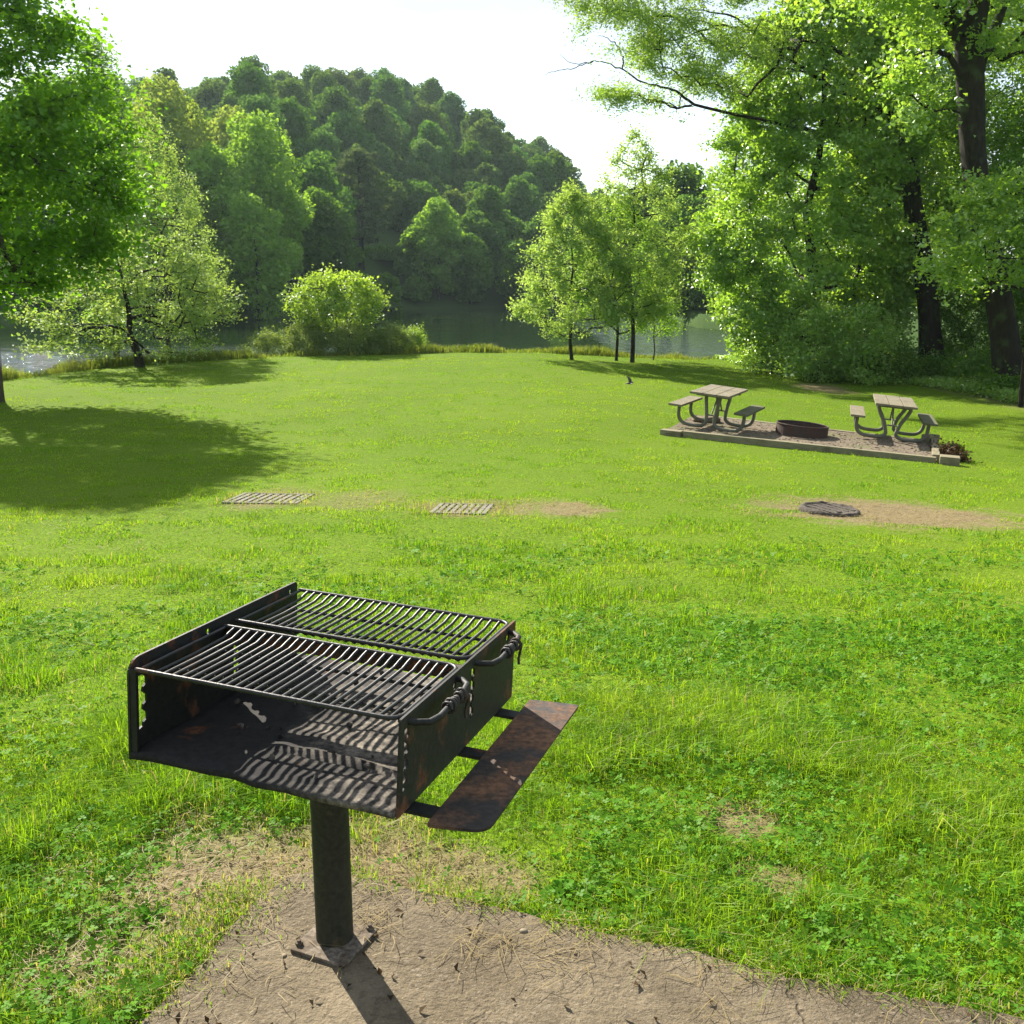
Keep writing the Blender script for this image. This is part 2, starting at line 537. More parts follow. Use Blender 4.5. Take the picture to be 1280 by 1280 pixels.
def crown_tips(c0, h, rx, ry, n, env, r, shell=.55, off=(0, 0), lob=.28):
    """points inside a crown that stands on c0, height h, radii rx, ry"""
    out = []
    sd = int(r.integers(1e6))
    while len(out) < n:
        t = r.random() ** .9; e = env(t)
        if r.random() > e * .8 + .2: continue
        g = r.random() * 2 * math.pi
        q = r.random() ** .5
        q = q * (1 - shell) + shell * max(q, r.random() ** .25)
        lb = 1 - lob + 2 * lob * float(vnoise(np.array([[math.cos(g) * 1.7 + 9, math.sin(g) * 1.7 + 9, t * 3.2]]), sd)[0])
        out.append((c0[0] + off[0] * t + math.cos(g) * q * e * rx * lb, c0[1] + off[1] * t + math.sin(g) * q * e * ry * lb, c0[2] + t * h))
    return np.array(out)

def make_tree(name, label, cat, base, height, crown_from, rx, ry, n_tips, n_leaf, lsize, mat, seed, trunk_r=.15, bark='bark',
              env=env_egg, lean=(0, 0), clump=.42, flat=.6, up=.5, droop=0.0, arch=.18, twig=.006, group=None, off=None, shell=.55,
              aspect=.62, extra_tips=None, trunk_top=.86, along=.35, step=.45, lob=.28, extra_tube=None, keep=None, trunk_pts=None):
    r = np.random.default_rng(seed)
    base = np.asarray(base, float)
    root = empty(name, tuple(base), label, cat, group)
    k = 7
    ts = np.linspace(0, 1, k)
    pts = np.stack([lean[0] * ts ** 1.2, lean[1] * ts ** 1.2, ts * height * trunk_top - .15], -1)
    pts[1:-1, :2] += r.normal(0, .012 * height, (k - 2, 2))
    rads = trunk_r * (1 - .82 * ts)
    if trunk_pts is not None:
        pts = np.array([np.asarray(p_, float) - base for p_, _ in trunk_pts]); rads = np.array([q_ for _, q_ in trunk_pts])
    V, Q, P, rad = trunk_tube(pts, rads, r=r, n=14 if trunk_r > .2 else 8)
    o = off if off is not None else (lean[0] * .4, lean[1] * .4)
    c0 = np.array([lean[0] * crown_from, lean[1] * crown_from, height * crown_from])
    tips = crown_tips(c0, height * (1 - crown_from), rx, ry, n_tips, env, r, shell, o, lob)
    if extra_tips is not None: tips = np.concatenate([tips, np.asarray(extra_tips, float) - base])
    if keep is not None: tips = tips[keep(tips + base)]
    gz = ground_z(tips[:, 0] + base[0], tips[:, 1] + base[1]) - base[2]
    tips[:, 2] = np.maximum(tips[:, 2], gz + .15)
    N, par, w, n0, ends = grow(P, tips, r, clear=min(.6, max(.05, crown_from * .8)), arch=arch, step=step)
    idx = np.arange(n0, len(N))
    rb = twig * np.maximum(w, 1) ** .52
    lim = np.concatenate([rad * .8, np.full(len(N) - n0, 9.)])
    rb = np.minimum(rb, lim)
    VA, QA = frusta(N[par[idx]], N[idx], np.minimum(rb[par[idx]], rb[idx] * 1.5), rb[idx], 5)
    VV = [V, VA]; QQ = [Q, QA + len(V)]
    if extra_tube is not None:
        for tp, tr_ in extra_tube:
            tp = np.asarray(tp, float) - base
            s = np.linspace(0, 1, len(tp) * 4); t0 = np.linspace(0, 1, len(tp))
            pp = np.stack([np.interp(s, t0, tp[:, i]) for i in range(3)], -1); pr = np.interp(s, t0, tr_)
            pp[1:-1] = (pp[:-2] + 2 * pp[1:-1] + pp[2:]) / 4
            pp[1:-1] += r.normal(0, .02, (len(pp) - 2, 3))
            a, b = frusta(pp[:-1], pp[1:], pr[:-1], pr[1:], 7)
            b = b + sum(len(v) for v in VV)
            VV.append(a); QQ.append(b)
    V = np.concatenate(VV); Q = np.concatenate(QQ)
    tm = mesh_np('trunk', V, Q, np.full(len(Q), 4), smooth=True)
    link('trunk', tm, M[bark], root)
    # leaves: round the tips and along the outer twigs
    per = max(1, n_leaf // len(ends))
    n_al = int(per * along)
    C = []
    e = N[ends]
    wgt = r.random(len(ends)) ** .7 + .35
    cnt = np.maximum(1, (per * wgt / wgt.mean())).astype(int)
    ii = np.repeat(np.arange(len(ends)), cnt)
    tn = unit(r.normal(size=(len(ends), 3)) * .75 + np.array([0, 0, up * 1.5]))
    g = r.normal(size=(len(ii), 3)) * clump * np.array([1, 1, max(flat, .7)])
    g = g - tn[ii] * np.sum(g * tn[ii], 1, keepdims=True) * (1 - min(flat, .55))
    C.append(e[ii] + g)
    TN = [tn[ii]]
    if n_al:
        leafy = idx[w[idx] <= 3]
        ja = leafy[r.integers(0, len(leafy), n_al * len(ends))]
        s = r.random(len(ja))[:, None]
        C.append(N[par[ja]] * (1 - s) + N[ja] * s + r.normal(size=(len(ja), 3)) * clump * .35)
        TN.append(np.zeros((len(ja), 3)))
    C = np.concatenate(C)
    gz = ground_z(C[:, 0] + base[0], C[:, 1] + base[1]) - base[2]
    kk = C[:, 2] > gz + .05
    V, Q = leaves(C[kk], lsize, up=up, aspect=aspect, droop=droop, r=r, nrm=np.concatenate(TN)[kk])
    link('crown', leaf_mesh('crown', V, Q, r), M[mat], root)
    return root

def height_at(py, d):
    """height above the camera's level of a picture row at distance d"""
    a = PITCH + math.atan((py - 640) / F)
    return 1.6 - math.tan(a) * d

exec_order = []

# ================================================================== metals and wood
def steel_mat(name, base, rust_amt, ash=0.0, ashx=False, rough=.55, rustc=((.10, .035, .014), (.26, .10, .04))):
    t = NT(name)
    o = t.obj()
    n1 = t.noise(14, 6, .65, o); n2 = t.noise(70, 4, .6, o); n3 = t.noise(5, 3, .5, o)
    rust = t.mix(t.ramp(n2, .3, .7), *rustc)
    m = t.ramp(t.math('ADD', t.math('MULTIPLY', n1, .6), t.math('MULTIPLY', n3, .5)), .80 - rust_amt * .5, .92 - rust_amt * .5)
    col = t.mix(m, t.mix(t.ramp(n2, .3, .75), base, tuple(min(1, c * 2.2 + .006) for c in base)), rust)
    if ash > 0:
        am = t.math('MULTIPLY', t.ramp(t.noise(9, 6, .7, o), .40, .62), ash)
        if ashx:
            sp = t.n('ShaderNodeSeparateXYZ'); t.l(o, sp.inputs[0])
            am = t.math('MULTIPLY', am, t.ramp(t.math('ADD', sp.outputs[0], t.math('MULTIPLY', t.noise(6, 3, .5, o), .25)), .06, .22))
        col = t.mix(am, col, t.mix(t.ramp(n2, .35, .65), (.08, .068, .055), (.36, .31, .24)))
    rg = t.math('ADD', t.math('MULTIPLY', m, .3), t.math('ADD', rough, t.math('MULTIPLY', n2, .15)))
    t.pbr(col, rg, 0.0, t.bump(t.math('ADD', n2, t.math('MULTIPLY', m, .6)), .35, .003), .3)
    return t.m
M['steel'] = steel_mat('blackened_steel', (.008, .008, .007), .34)
M['steel_post'] = steel_mat('post_steel', (.016, .017, .010), .36, rough=.6, rustc=((.06, .045, .02), (.16, .12, .06)))
M['grate'] = steel_mat('grate_steel', (.016, .0155, .014), .30, rough=.36)
M['pan'] = steel_mat('firebox_steel', (.010, .009, .008), .30, ash=.9, ashx=True, rough=.85)
M['shelf'] = steel_mat('rusty_shelf', (.018, .014, .011), .6, rough=.6, rustc=((.06, .034, .02), (.22, .115, .06)))
M['ring'] = steel_mat('fire_ring_steel', (.03, .022, .018), .6, rough=.65, rustc=((.04, .022, .016), (.10, .055, .038)))
M['coil'] = steel_mat('coil_steel', (.02, .017, .014), .5, rough=.5, rustc=((.04, .024, .016), (.10, .06, .04)))
M['pipe'] = steel_mat('galvanised_pipe', (.09, .09, .065), .30, rough=.55, rustc=((.07, .055, .03), (.15, .12, .07)))

def wood_mat(name, ca, cb, axis='Y', sc=6):
    t = NT(name)
    mp = t.n('ShaderNodeMapping'); t.l(t.obj(), mp.inputs[0])
    mp.inputs['Scale'].default_value = {'Y': (14, .9, 14), 'X': (.9, 14, 14)}[axis]
    g = t.noise(sc, 6, .65, mp.outputs[0]); n2 = t.noise(3.5, 3, .5, t.obj())
    col = t.mix(t.ramp(g, .3, .7), ca, cb)
    col = t.mix(t.math('MULTIPLY', t.ramp(n2, .5, .75), .5), col, tuple(c * .45 for c in ca))
    t.pbr(col, .85, normal=t.bump(g, .5, .006), spec=.25)
    return t.m
M['plank'] = wood_mat('weathered_plank', (.11, .095, .060), (.27, .235, .155))
M['plank_green'] = wood_mat('mossy_plank', (.06, .065, .032), (.15, .15, .085))
M['timber'] = wood_mat('landscape_timber', (.12, .105, .06), (.30, .265, .165), 'X')

# ================================================================== concrete slab under the grill
PADC = [at(390, 1107), at(470, 1122), at(560, 1141), at(640, 1160), at(700, 1174), at(780, 1190), at(850, 1206), at(930, 1226), at(1010, 1243), at(1120, 1262), at(1250, 1287)]
padxy = [p[:2] for p in PADC]
e_dir = unit(padxy[-1] - padxy[0])
padxy = padxy + [padxy[-1] + e_dir * 1.2, padxy[-1] + e_dir * 1.2 + np.array([-.5, -2.4])]
lft = [at(352, 1122)[:2], at(318, 1150)[:2], at(280, 1190)[:2], at(250, 1225)[:2], at(215, 1262)[:2], at(185, 1292)[:2]]
ldir = unit(lft[-1] - lft[0])
poly = padxy + [lft[-1] + ldir * 1.6] + lft[::-1]
PADPOLY = np.array(poly)

def in_poly(x, y, P):
    ins = np.zeros(np.shape(x), bool); j = len(P) - 1
    for i in range(len(P)):
        c = ((P[i, 1] > y) != (P[j, 1] > y)) & (x < (P[j, 0] - P[i, 0]) * (y - P[i, 1]) / (P[j, 1] - P[i, 1] + 1e-12) + P[i, 0])
        ins ^= c; j = i
    return ins

def concrete_mat():
    t = NT('worn_concrete')
    o = t.pos()
    n1 = t.noise(4, 6, .6, o); n2 = t.noise(55, 5, .6, o); n3 = t.noise(1.6, 3, .5, o)
    col = t.mix(t.ramp(n1, .3, .7), (.115, .090, .055), (.225, .182, .118))
    col = t.mix(t.math('MULTIPLY', t.ramp(n3, .45, .65), .6), col, (.055, .042, .025))
    v = t.n('ShaderNodeTexVoronoi'); v.inputs['Scale'].default_value = 62; t.l(o, v.inputs['Vector'])
    peb = t.ramp(v.outputs['Distance'], .42, .28)
    show = t.math('MULTIPLY', peb, t.math('MULTIPLY', t.ramp(t.noise(3.2, 4, .6, o), .48, .68), .4))
    pc = t.n('ShaderNodeSeparateColor'); t.l(v.outputs['Color'], pc.inputs[0])
    col = t.mix(show, col, t.mix(pc.outputs[0], (.15, .12, .085), (.36, .31, .25)))
    col = t.mix(t.math('MULTIPLY', t.ramp(n2, .50, .68), .6), col, (.065, .05, .032))
    col = t.mix(t.math('MULTIPLY', t.ramp(t.noise(170, 3, .6, o), .56, .7), .5), col, (.34, .29, .21))
    col = t.mix(t.math('MULTIPLY', t.ramp(t.noise(7, 5, .65, o), .54, .66), .55), col, (.085, .068, .043))
    h = t.math('ADD', n2, t.math('ADD', t.math('MULTIPLY', show, .25), t.math('MULTIPLY', t.noise(160, 3, .6, o), .5)))
    cr = t.n('ShaderNodeTexVoronoi', feature='DISTANCE_TO_EDGE'); cr.inputs['Scale'].default_value = 1.1
    wv = t.n('ShaderNodeVectorMath', operation='ADD'); t.l(o, wv.inputs[0]); ns_ = t.n('ShaderNodeVectorMath', operation='SCALE'); ns_.inputs[3].default_value = .25; t.l(t.noise(5, 4, .6, o, 1), ns_.inputs[0]); t.l(ns_.outputs[0], wv.inputs[1]); t.l(wv.outputs[0], cr.inputs['Vector'])
    crk = t.math('MULTIPLY', t.ramp(cr.outputs['Distance'], .008, .002), t.ramp(t.noise(2, 2, .5, o), .5, .6))
    col = t.mix(t.math('MULTIPLY', crk, .7), col, (.04, .03, .02))
    t.pbr(col, .92, normal=t.bump(t.math('SUBTRACT', h, crk), .9, .008), spec=.15)
    return t.m

def slab(name, P2, ztop, thick, mat, jit=.005, sub=.04):
    r = np.random.default_rng(3)
    pts = []
    for a, b in zip(P2, np.roll(P2, -1, 0)):
        n = max(1, int(np.linalg.norm(b - a) / sub))
        for k in range(n): pts.append(a + (b - a) * k / n)
    pts = np.array(pts) + r.normal(0, jit, (len(pts), 2))
    bm = bmesh.new()
    vs = [bm.verts.new((p[0], p[1], ztop)) for p in pts]
    es = [bm.edges.new((vs[i], vs[(i + 1) % len(vs)])) for i in range(len(vs))]
    f = bm.faces.new(vs)
    if f.normal.z < 0: f.normal_flip()
    bm.normal_update()
    if f.normal.z < 0: f.normal_flip()
    ex = bmesh.ops.extrude_face_region(bm, geom=[f])
    # the extruded face becomes the top, the lower ring spreads a little
    top = [v for v in ex['geom'] if isinstance(v, bmesh.types.BMVert)]
    for v in top: v.co.z = ztop
    for v in vs: v.co.z = ztop - thick
    c = pts.mean(0)
    for v in top:
        d = Vector((c[0] - v.co.x, c[1] - v.co.y, 0)).normalized()
        v.co += d * .006
    bm.normal_update()
    me = bpy.data.meshes.new(name); bm.to_mesh(me); bm.free()
    return link(name, me, mat)
PADZ = 0.035
tag(slab('concrete_slab', PADPOLY, PADZ, .16, concrete_mat()), kind='structure')

# ================================================================== the pedestal grill
GC = np.array([-.4004, 2.2271, .6085]); GYAW, GPI, GRO = -.3255, -.0279, .047
W2, L2, GH = .305, .336, .198
grill = empty('pedestal_grill', (-.43, 2.24, PADZ), 'black steel barbecue grill with two grates and a side shelf on one round post', 'grill')
GM = Matrix.Translation(Vector(GC) - Vector(grill.location)) @ Matrix.Rotation(GYAW, 4, 'Z') @ Matrix.Rotation(GPI, 4, 'X') @ Matrix.Rotation(GRO, 4, 'Y')

# post and base plate
mb = MB()
zt = .585
mb.tube([(0, 0, .008), (0, 0, .03), (0, 0, zt - PADZ)], [.0447, .0447, .0447], 32)
mb.build('post', M['steel_post'], grill)
mb = MB(); mb.box((0, 0, .005), (.15, .15, .010), Matrix.Rotation(R(-24), 4, 'Z') @ Matrix.Translation((0.005, -.01, 0)), .002)
plate = mb.build('base_plate', steel_mat('plate_steel', (.07, .052, .034), .35, ash=.6, rough=.85, rustc=((.07, .04, .025), (.15, .085, .05))), grill)
for sx, sy in ((-1, -1), (1, -1), (1, 1), (-1, 1)):
    p = Matrix.Rotation(R(-24), 4, 'Z') @ Vector((sx * .061, sy * .061, 0))
    mb = MB()
    mb.tube([(p.x, p.y, .009), (p.x, p.y, .017)], .010, 6)
    mb.tube([(p.x, p.y, .017), (p.x, p.y, .022)], .005, 8)
    mb.build('bolt', plate.data.materials[0], plate)
# a mounting plate under the firebox, on the post
mb = MB(); mb.box((-.02, .0, -.011), (.26, .26, .008), GM, .001)
mb.build('mounting_plate', M['steel'], grill)

# firebox floor: thin dented sheet with a low lip across it
mb = MB()
nx, ny = 46, 50
xs = np.linspace(-W2 + .004, W2 - .004, nx); ys = np.linspace(-L2, L2, ny)
GX, GY = np.meshgrid(xs, ys, indexing='ij')
nzz = vnoise(np.stack([GX * 7, GY * 7], -1), 40) * .010 + vnoise(np.stack([GX * 30, GY * 30], -1), 41) * .005
edge = np.where((GY < -L2 + .03), -.012 * (vnoise(np.stack([GX * 9, GX * 0], -1), 43) - .3), 0)
lip = .016 * np.exp(-((GY + .195 + .004 * np.sin(GX * 14)) / .006) ** 2) * sstep(-.09, -.03, GX)
gz = nzz + edge + lip
gyy = GY + np.where(GY < -L2 + .02, (vnoise(np.stack([GX * 16, GX * 0 + 2], -1), 44) - .5) * .018, 0)
Vt = np.stack([GX, gyy, gz], -1).reshape(-1, 3); Vb = Vt.copy(); Vb[:, 2] = -.006
q = []
for i in range(nx - 1):
    for j in range(ny - 1):
        a = i * ny + j
        q.append((a, a + ny, a + ny + 1, a + 1))
N0 = nx * ny
q2 = [(f[3] + N0, f[2] + N0, f[1] + N0, f[0] + N0) for f in q]
rim = [i * ny for i in range(nx)] + [(nx - 1) * ny + j for j in range(1, ny)] + [i * ny + ny - 1 for i in range(nx - 2, -1, -1)] + [j for j in range(ny - 2, 0, -1)]
q3 = [(rim[k], rim[k] + N0, rim[(k + 1) % len(rim)] + N0, rim[(k + 1) % len(rim)]) for k in range(len(rim))]
mb.add(list(map(tuple, Vt)) + list(map(tuple, Vb)), q + q2 + q3, True, GM)
mb.build('firebox_floor', M['pan'], grill)

# side panels with notched adjustment slots
def panel(outline, holes, thick, x0):
    bm = bmesh.new()
    for lp in [outline] + holes:
        vs = [bm.verts.new((x0, p[0], p[1])) for p in lp]
        for i in range(len(vs)): bm.edges.new((vs[i], vs[(i + 1) % len(vs)]))
    bmesh.ops.triangle_fill(bm, use_beauty=True, use_dissolve=False, edges=list(bm.edges))
    ex = bmesh.ops.extrude_face_region(bm, geom=list(bm.faces))
    for v in ex['geom']:
        if isinstance(v, bmesh.types.BMVert): v.co.x += thick
    bmesh.ops.recalc_face_normals(bm, faces=list(bm.faces))
    return bm
def notch_slot(y0, z0, z1, w, n, flip=1):
    pts = [(y0, z0), (y0, z1)]
    right = []
    dz = (z1 - z0) / n
    for k in range(n):
        zt_ = z1 - k * dz
        right += [(y0 + w * .55 * flip, zt_), (y0 + w * flip, zt_ - dz * .25), (y0 + w * flip, zt_ - dz * .6), (y0 + w * .6 * flip, zt_ - dz * .72), (y0 + w * .5 * flip, zt_ - dz * .92)]
    pts += right
    return pts
def circ(y, z, rd, n=10): return [(y + rd * math.cos(2 * math.pi * k / n), z + rd * math.sin(2 * math.pi * k / n)) for k in range(n)]
def rounded(y0, y1, z0, z1, rd_front, rd_back, n=6):
    o = [(y0, z0), (y1, z0)]
    for k in range(n + 1):
        a = math.pi / 2 * k / n
        o.append((y1 - rd_back + rd_back * math.cos(a), z1 - rd_back + rd_back * math.sin(a)))
    for k in range(n + 1):
        a = math.pi / 2 + math.pi / 2 * k / n
        o.append((y0 + rd_front + rd_front * math.cos(a), z1 - rd_front + rd_front * math.sin(a)))
    return o
mb = MB()
mb.bm(panel(rounded(-L2 - .002, L2, -.008, GH + .012, .035, .012), [notch_slot(-.309, .048, .166, .026, 3), notch_slot(.040, .048, .150, .026, 3), circ(-.062, .190, .007), circ(.302, .190, .007)], .005, -W2 - .002), M=GM)
mb.build('side_panel', M['steel'], grill)
mb = MB()
mb.bm(panel(rounded(-L2, L2 + .006, -.008, GH - .004, .006, .004), [notch_slot(-.318, .040, .168, .022, 4), notch_slot(.038, .045, .168, .022, 4), circ(-.062, .165, .009), circ(.285, .165, .011)], .005, W2 - .003), M=GM)
mb.build('side_panel', steel_mat('side_steel', (.014, .013, .011), .50, rough=.55), grill)
# corner flanges turned at the front of each panel
mb = MB(); mb.box((-W2 + .008, -L2 + .002, .095), (.020, .004, .19), GM); mb.build('corner_flange', M['steel'], grill)

# beam between the grates
mb = MB(); mb.box((0, .012, .166), (2 * W2 - .012, .022, .030), GM, .002)
mb.build('centre_beam', steel_mat('beam_steel', (.012, .011, .010), .62, rough=.5), grill)

# grates
def grate(y0, y1, x0, x1, zr, nb, handle):
    mb = MB()
    rd = .0039
    rad = .03
    def frame():
        # rear rod, right side, front rod with rounded right corners
        p = [(x0, y0, zr)]
        for k in range(7):
            a = -math.pi / 2 + math.pi / 2 * k / 6
            p.append((x1 - rad + rad * math.cos(a), y0 + rad + rad * math.sin(a), zr))
        for k in range(7):
            a = math.pi / 2 * k / 6
            p.append((x1 - rad + rad * math.cos(a), y1 - rad + rad * math.sin(a), zr))
        p.append((x0, y1, zr))
        return p
    mb.tube(frame(), rd * 1.25, 8, M=GM)
    mb.tube([(x0 + .004, y0, zr - .002), (x0 + .004, y1, zr - .002)], rd, 6, M=GM)
    dip = .015
    for k in range(nb):
        x = x0 + .022 + (x1 - x0 - .055) * k / (nb - 1) + rng.normal(0, .0012)
        s = rng.normal(0, .0012)
        pts = [(x - .012, y0 + .001, zr), (x - .004, y0 + .010, zr - .004), (x, y0 + .026, zr - dip), (x + s, (y0 + y1) / 2, zr - dip - .002),
               (x, y1 - .036, zr - dip), (x + .003, y1 - .016, zr - dip * .45), (x + .006, y1 - .003, zr - .001), (x + .006, y1, zr)]
        mb.tube(pts, rd, 7, M=GM)
    # two cross rods that carry the bars
    for yy in (y0 + .09, y1 - .09):
        mb.tube([(x0 + .004, yy, zr - dip - .009), (x1 - .012, yy, zr - dip - .009)], rd, 6, M=GM)
    g = mb.build('grate', M['grate'], grill)
    hm = MB()
    h0, h1, px_ = handle
    path = [(x1 - .012, h0, zr - .012), (W2 + .012, h0 + .004, zr - .014), (W2 + .036, h0 + .022, zr - .016), (W2 + .044, h0 + .055, zr - .016),
            (W2 + .040, h1 - .06, zr - .014), (W2 + .034, h1 - .022, zr - .013), (W2 + .016, h1 - .004, zr - .012), (x1 - .012, h1, zr - .012)]
    hm.tube(path, .0068, 10, M=GM)
    h = hm.build('handle', M['steel'], g)
    cm = MB()
    hp = []
    ya, yb = px_
    turns = 6
    for k in range(turns * 12 + 1):
        a = 2 * math.pi * k / 12; s = k / (turns * 12)
        rc = .0098 + .003 * math.sin(s * 9)
        hp.append((W2 + .042 + rc * math.cos(a), ya + (yb - ya) * s, zr - .015 + rc * math.sin(a)))
    hp += [(W2 + .050, yb + .004, zr - .035), (W2 + .047, yb + .002, zr - .055), (W2 + .050, yb - .002, zr - .068)]
    cm.tube(hp, .0035, 6, M=GM)
    cm.build('coil_grip', M['coil'], h)
grate(-.330, -.012, -.292,   .298, .190, 26, (-.300, -.052, (-.205, -.115)))
grate(.034, .328, -.292, .298, .190, 26, (.055, .292, (.15, .235)))

# side shelf and its three brackets
mb = MB()
sh = rounded(-.330, .350, 0, 1, .0, .0, 1)
bm = bmesh.new()
def rpoly(pts, rd, n=5):
    out = []
    for i, p in enumerate(pts):
        a = np.array(pts[i - 1]); b = np.array(p); c = np.array(pts[(i + 1) % len(pts)])
        u = unit(a - b); v = unit(c - b)
        for k in range(n + 1):
            t_ = k / n
            q_ = (1 - t_) ** 2 * (b + u * rd[i]) + 2 * t_ * (1 - t_) * b + t_ * t_ * (b + v * rd[i])
            out.append(tuple(q_))
    return out
o2 = rpoly([(.362, -.330), (.478, -.305), (.475, .372), (.352, .352)], [.012, .035, .010, .010])
vs = [bm.verts.new((p[0], p[1], -.016)) for p in o2]
f = bm.faces.new(vs)
ex = bmesh.ops.extrude_face_region(bm, geom=[f])
for v in ex['geom']:
    if isinstance(v, bmesh.types.BMVert): v.co.z += .006
bmesh.ops.recalc_face_normals(bm, faces=list(bm.faces))
mb.bm(bm, M=GM)
shf = mb.build('side_shelf', M['shelf'], grill)
for yy in (-.262, .020, .262):
    mb = MB(); mb.box((.275, yy, -.0205), (.24, .040, .008), GM, .001)
    mb.build('bracket', M['steel'], shf)

# charred lumps and ash left on the firebox floor
mb = MB()
for k in range(38):
    x, y = rng.uniform(-.27, .28), rng.uniform(-.30, .30)
    s = rng.uniform(.003, .011)
    bm = bmesh.new(); bmesh.ops.create_icosphere(bm, subdivisions=1, radius=s)
    for v in bm.verts: v.co *= rng.uniform(.6, 1.3)
    bmesh.ops.translate(bm, verts=bm.verts, vec=(x, y, .012 + s * .4))
    mb.bm(bm, M=GM)
for v_i in range(len(mb.v)):
    mb.v[v_i] = tuple(Vector(mb.v[v_i]) + grill.location)
tag(mb.build('ash', steel_mat('ash_lumps', (.012, .011, .010), .1, ash=.45, rough=.9)), kind='stuff')

# ================================================================== picnic site
FL, FR = at(828, 543), at(1171, 579)
BR = at(1163, 555); BL = at(868, 521)
SITE = [FL, FR, BR, BL]
def site_z(x, y):
    A = np.array([[p[0], p[1], 1] for p in SITE]); b = np.array([float(ground_z(p[0], p[1])) for p in SITE])
    c = np.linalg.lstsq(A, b, rcond=None)[0]
    return c[0] * x + c[1] * y + c[2] + .05
SITEP = np.array([p[:2] for p in SITE])

def gravel_mat():
    t = NT('gravel'); p = t.pos()
    v = t.n('ShaderNodeTexVoronoi'); v.inputs['Scale'].default_value = 38; t.l(p, v.inputs['Vector'])
    c = t.n('ShaderNodeSeparateColor'); t.l(v.outputs['Color'], c.inputs[0])
    col = t.mix(c.outputs[0], (.075, .058, .038), (.24, .19, .13))
    col = t.mix(t.math('MULTIPLY', t.ramp(t.noise(1.3, 4, .6, p), .5, .62), .6), col, (.13, .14, .05))
    t.pbr(col, .95, normal=t.bump(t.math('ADD', v.outputs['Distance'], t.noise(8, 3, .5, p)), .9, .02), spec=.2)
    return t.m
nn_ = 40
ss = np.linspace(0, 1, nn_)
A_, B_ = np.meshgrid(ss, ss, indexing='ij')
GP = (FL[:2] * (1 - A_[..., None]) + FR[:2] * A_[..., None]) * (1 - B_[..., None]) + (BL[:2] * (1 - A_[..., None]) + BR[:2] * A_[..., None]) * B_[..., None]
gzv = site_z(GP[..., 0], GP[..., 1]) + .012 * (vnoise(GP * 5, 50) - .5)
Vg = np.concatenate([GP, gzv[..., None]], -1).reshape(-1, 3)
qi = np.array([(i * nn_ + j, (i + 1) * nn_ + j, (i + 1) * nn_ + j + 1, i * nn_ + j + 1) for i in range(nn_ - 1) for j in range(nn_ - 1)])
tag(link('gravel_bed', mesh_np('gravel_bed', Vg, qi, np.full(len(qi), 4), smooth=True), gravel_mat()), kind='structure')

def timber(a, b, w, h, label, over=0.0, up=0.0, group='timbers edging the picnic site'):
    a = Vector((a[0], a[1], site_z(a[0], a[1]))); b = Vector((b[0], b[1], site_z(b[0], b[1])))
    d = b - a; L = d.length + over
    mid = (a + b) / 2
    X_ = d.normalized(); Y_ = Vector((0, 0, 1)).cross(X_).normalized(); Z_ = X_.cross(Y_)
    m = Matrix((X_, Y_, Z_)).transposed().to_4x4()
    mb = MB(); mb.box((0, 0, 0), (L, w, h), bev=.012)
    o = mb.build('landscape_timber', M['timber'])
    o.matrix_world = Matrix.Translation(mid + Vector((0, 0, up))) @ m
    return tag(o, label, 'timber', group)
uF = unit(FR - FL)[:2]
timber(FL[:2] + uF * .42, FR[:2] - uF * .02, .12, .20, 'long weathered timber edging the near side of the gravel picnic site', up=-.04)
timber(FL[:2] - uF * .02, FL[:2] + uF * .39, .20, .17, 'short broad pale timber end at the far left corner of the picnic site', up=-.035)
timber(FR[:2] + np.array([.08, .25]), BR[:2] + np.array([.06, -.02]), .13, .20, 'timber closing the right end of the gravel site beside the brown leaf heap', up=-.03)
timber(BL[:2] + uF * .3, BR[:2] - uF * .1, .12, .14, 'sunken timber along the far side of the gravel behind both picnic tables', up=-.055)
timber(FR[:2] + uF * .05 + np.array([-.02, -.02]), FR[:2] + uF * .36, .28, .17, 'stubby squared timber block at the near right corner of the picnic site', up=.02)
timber(BR[:2] + np.array([-.12, -.02]), BR[:2] + np.array([.14, .12]), .2, .15, 'short timber block laid on the far right corner of the gravel site', up=.05)

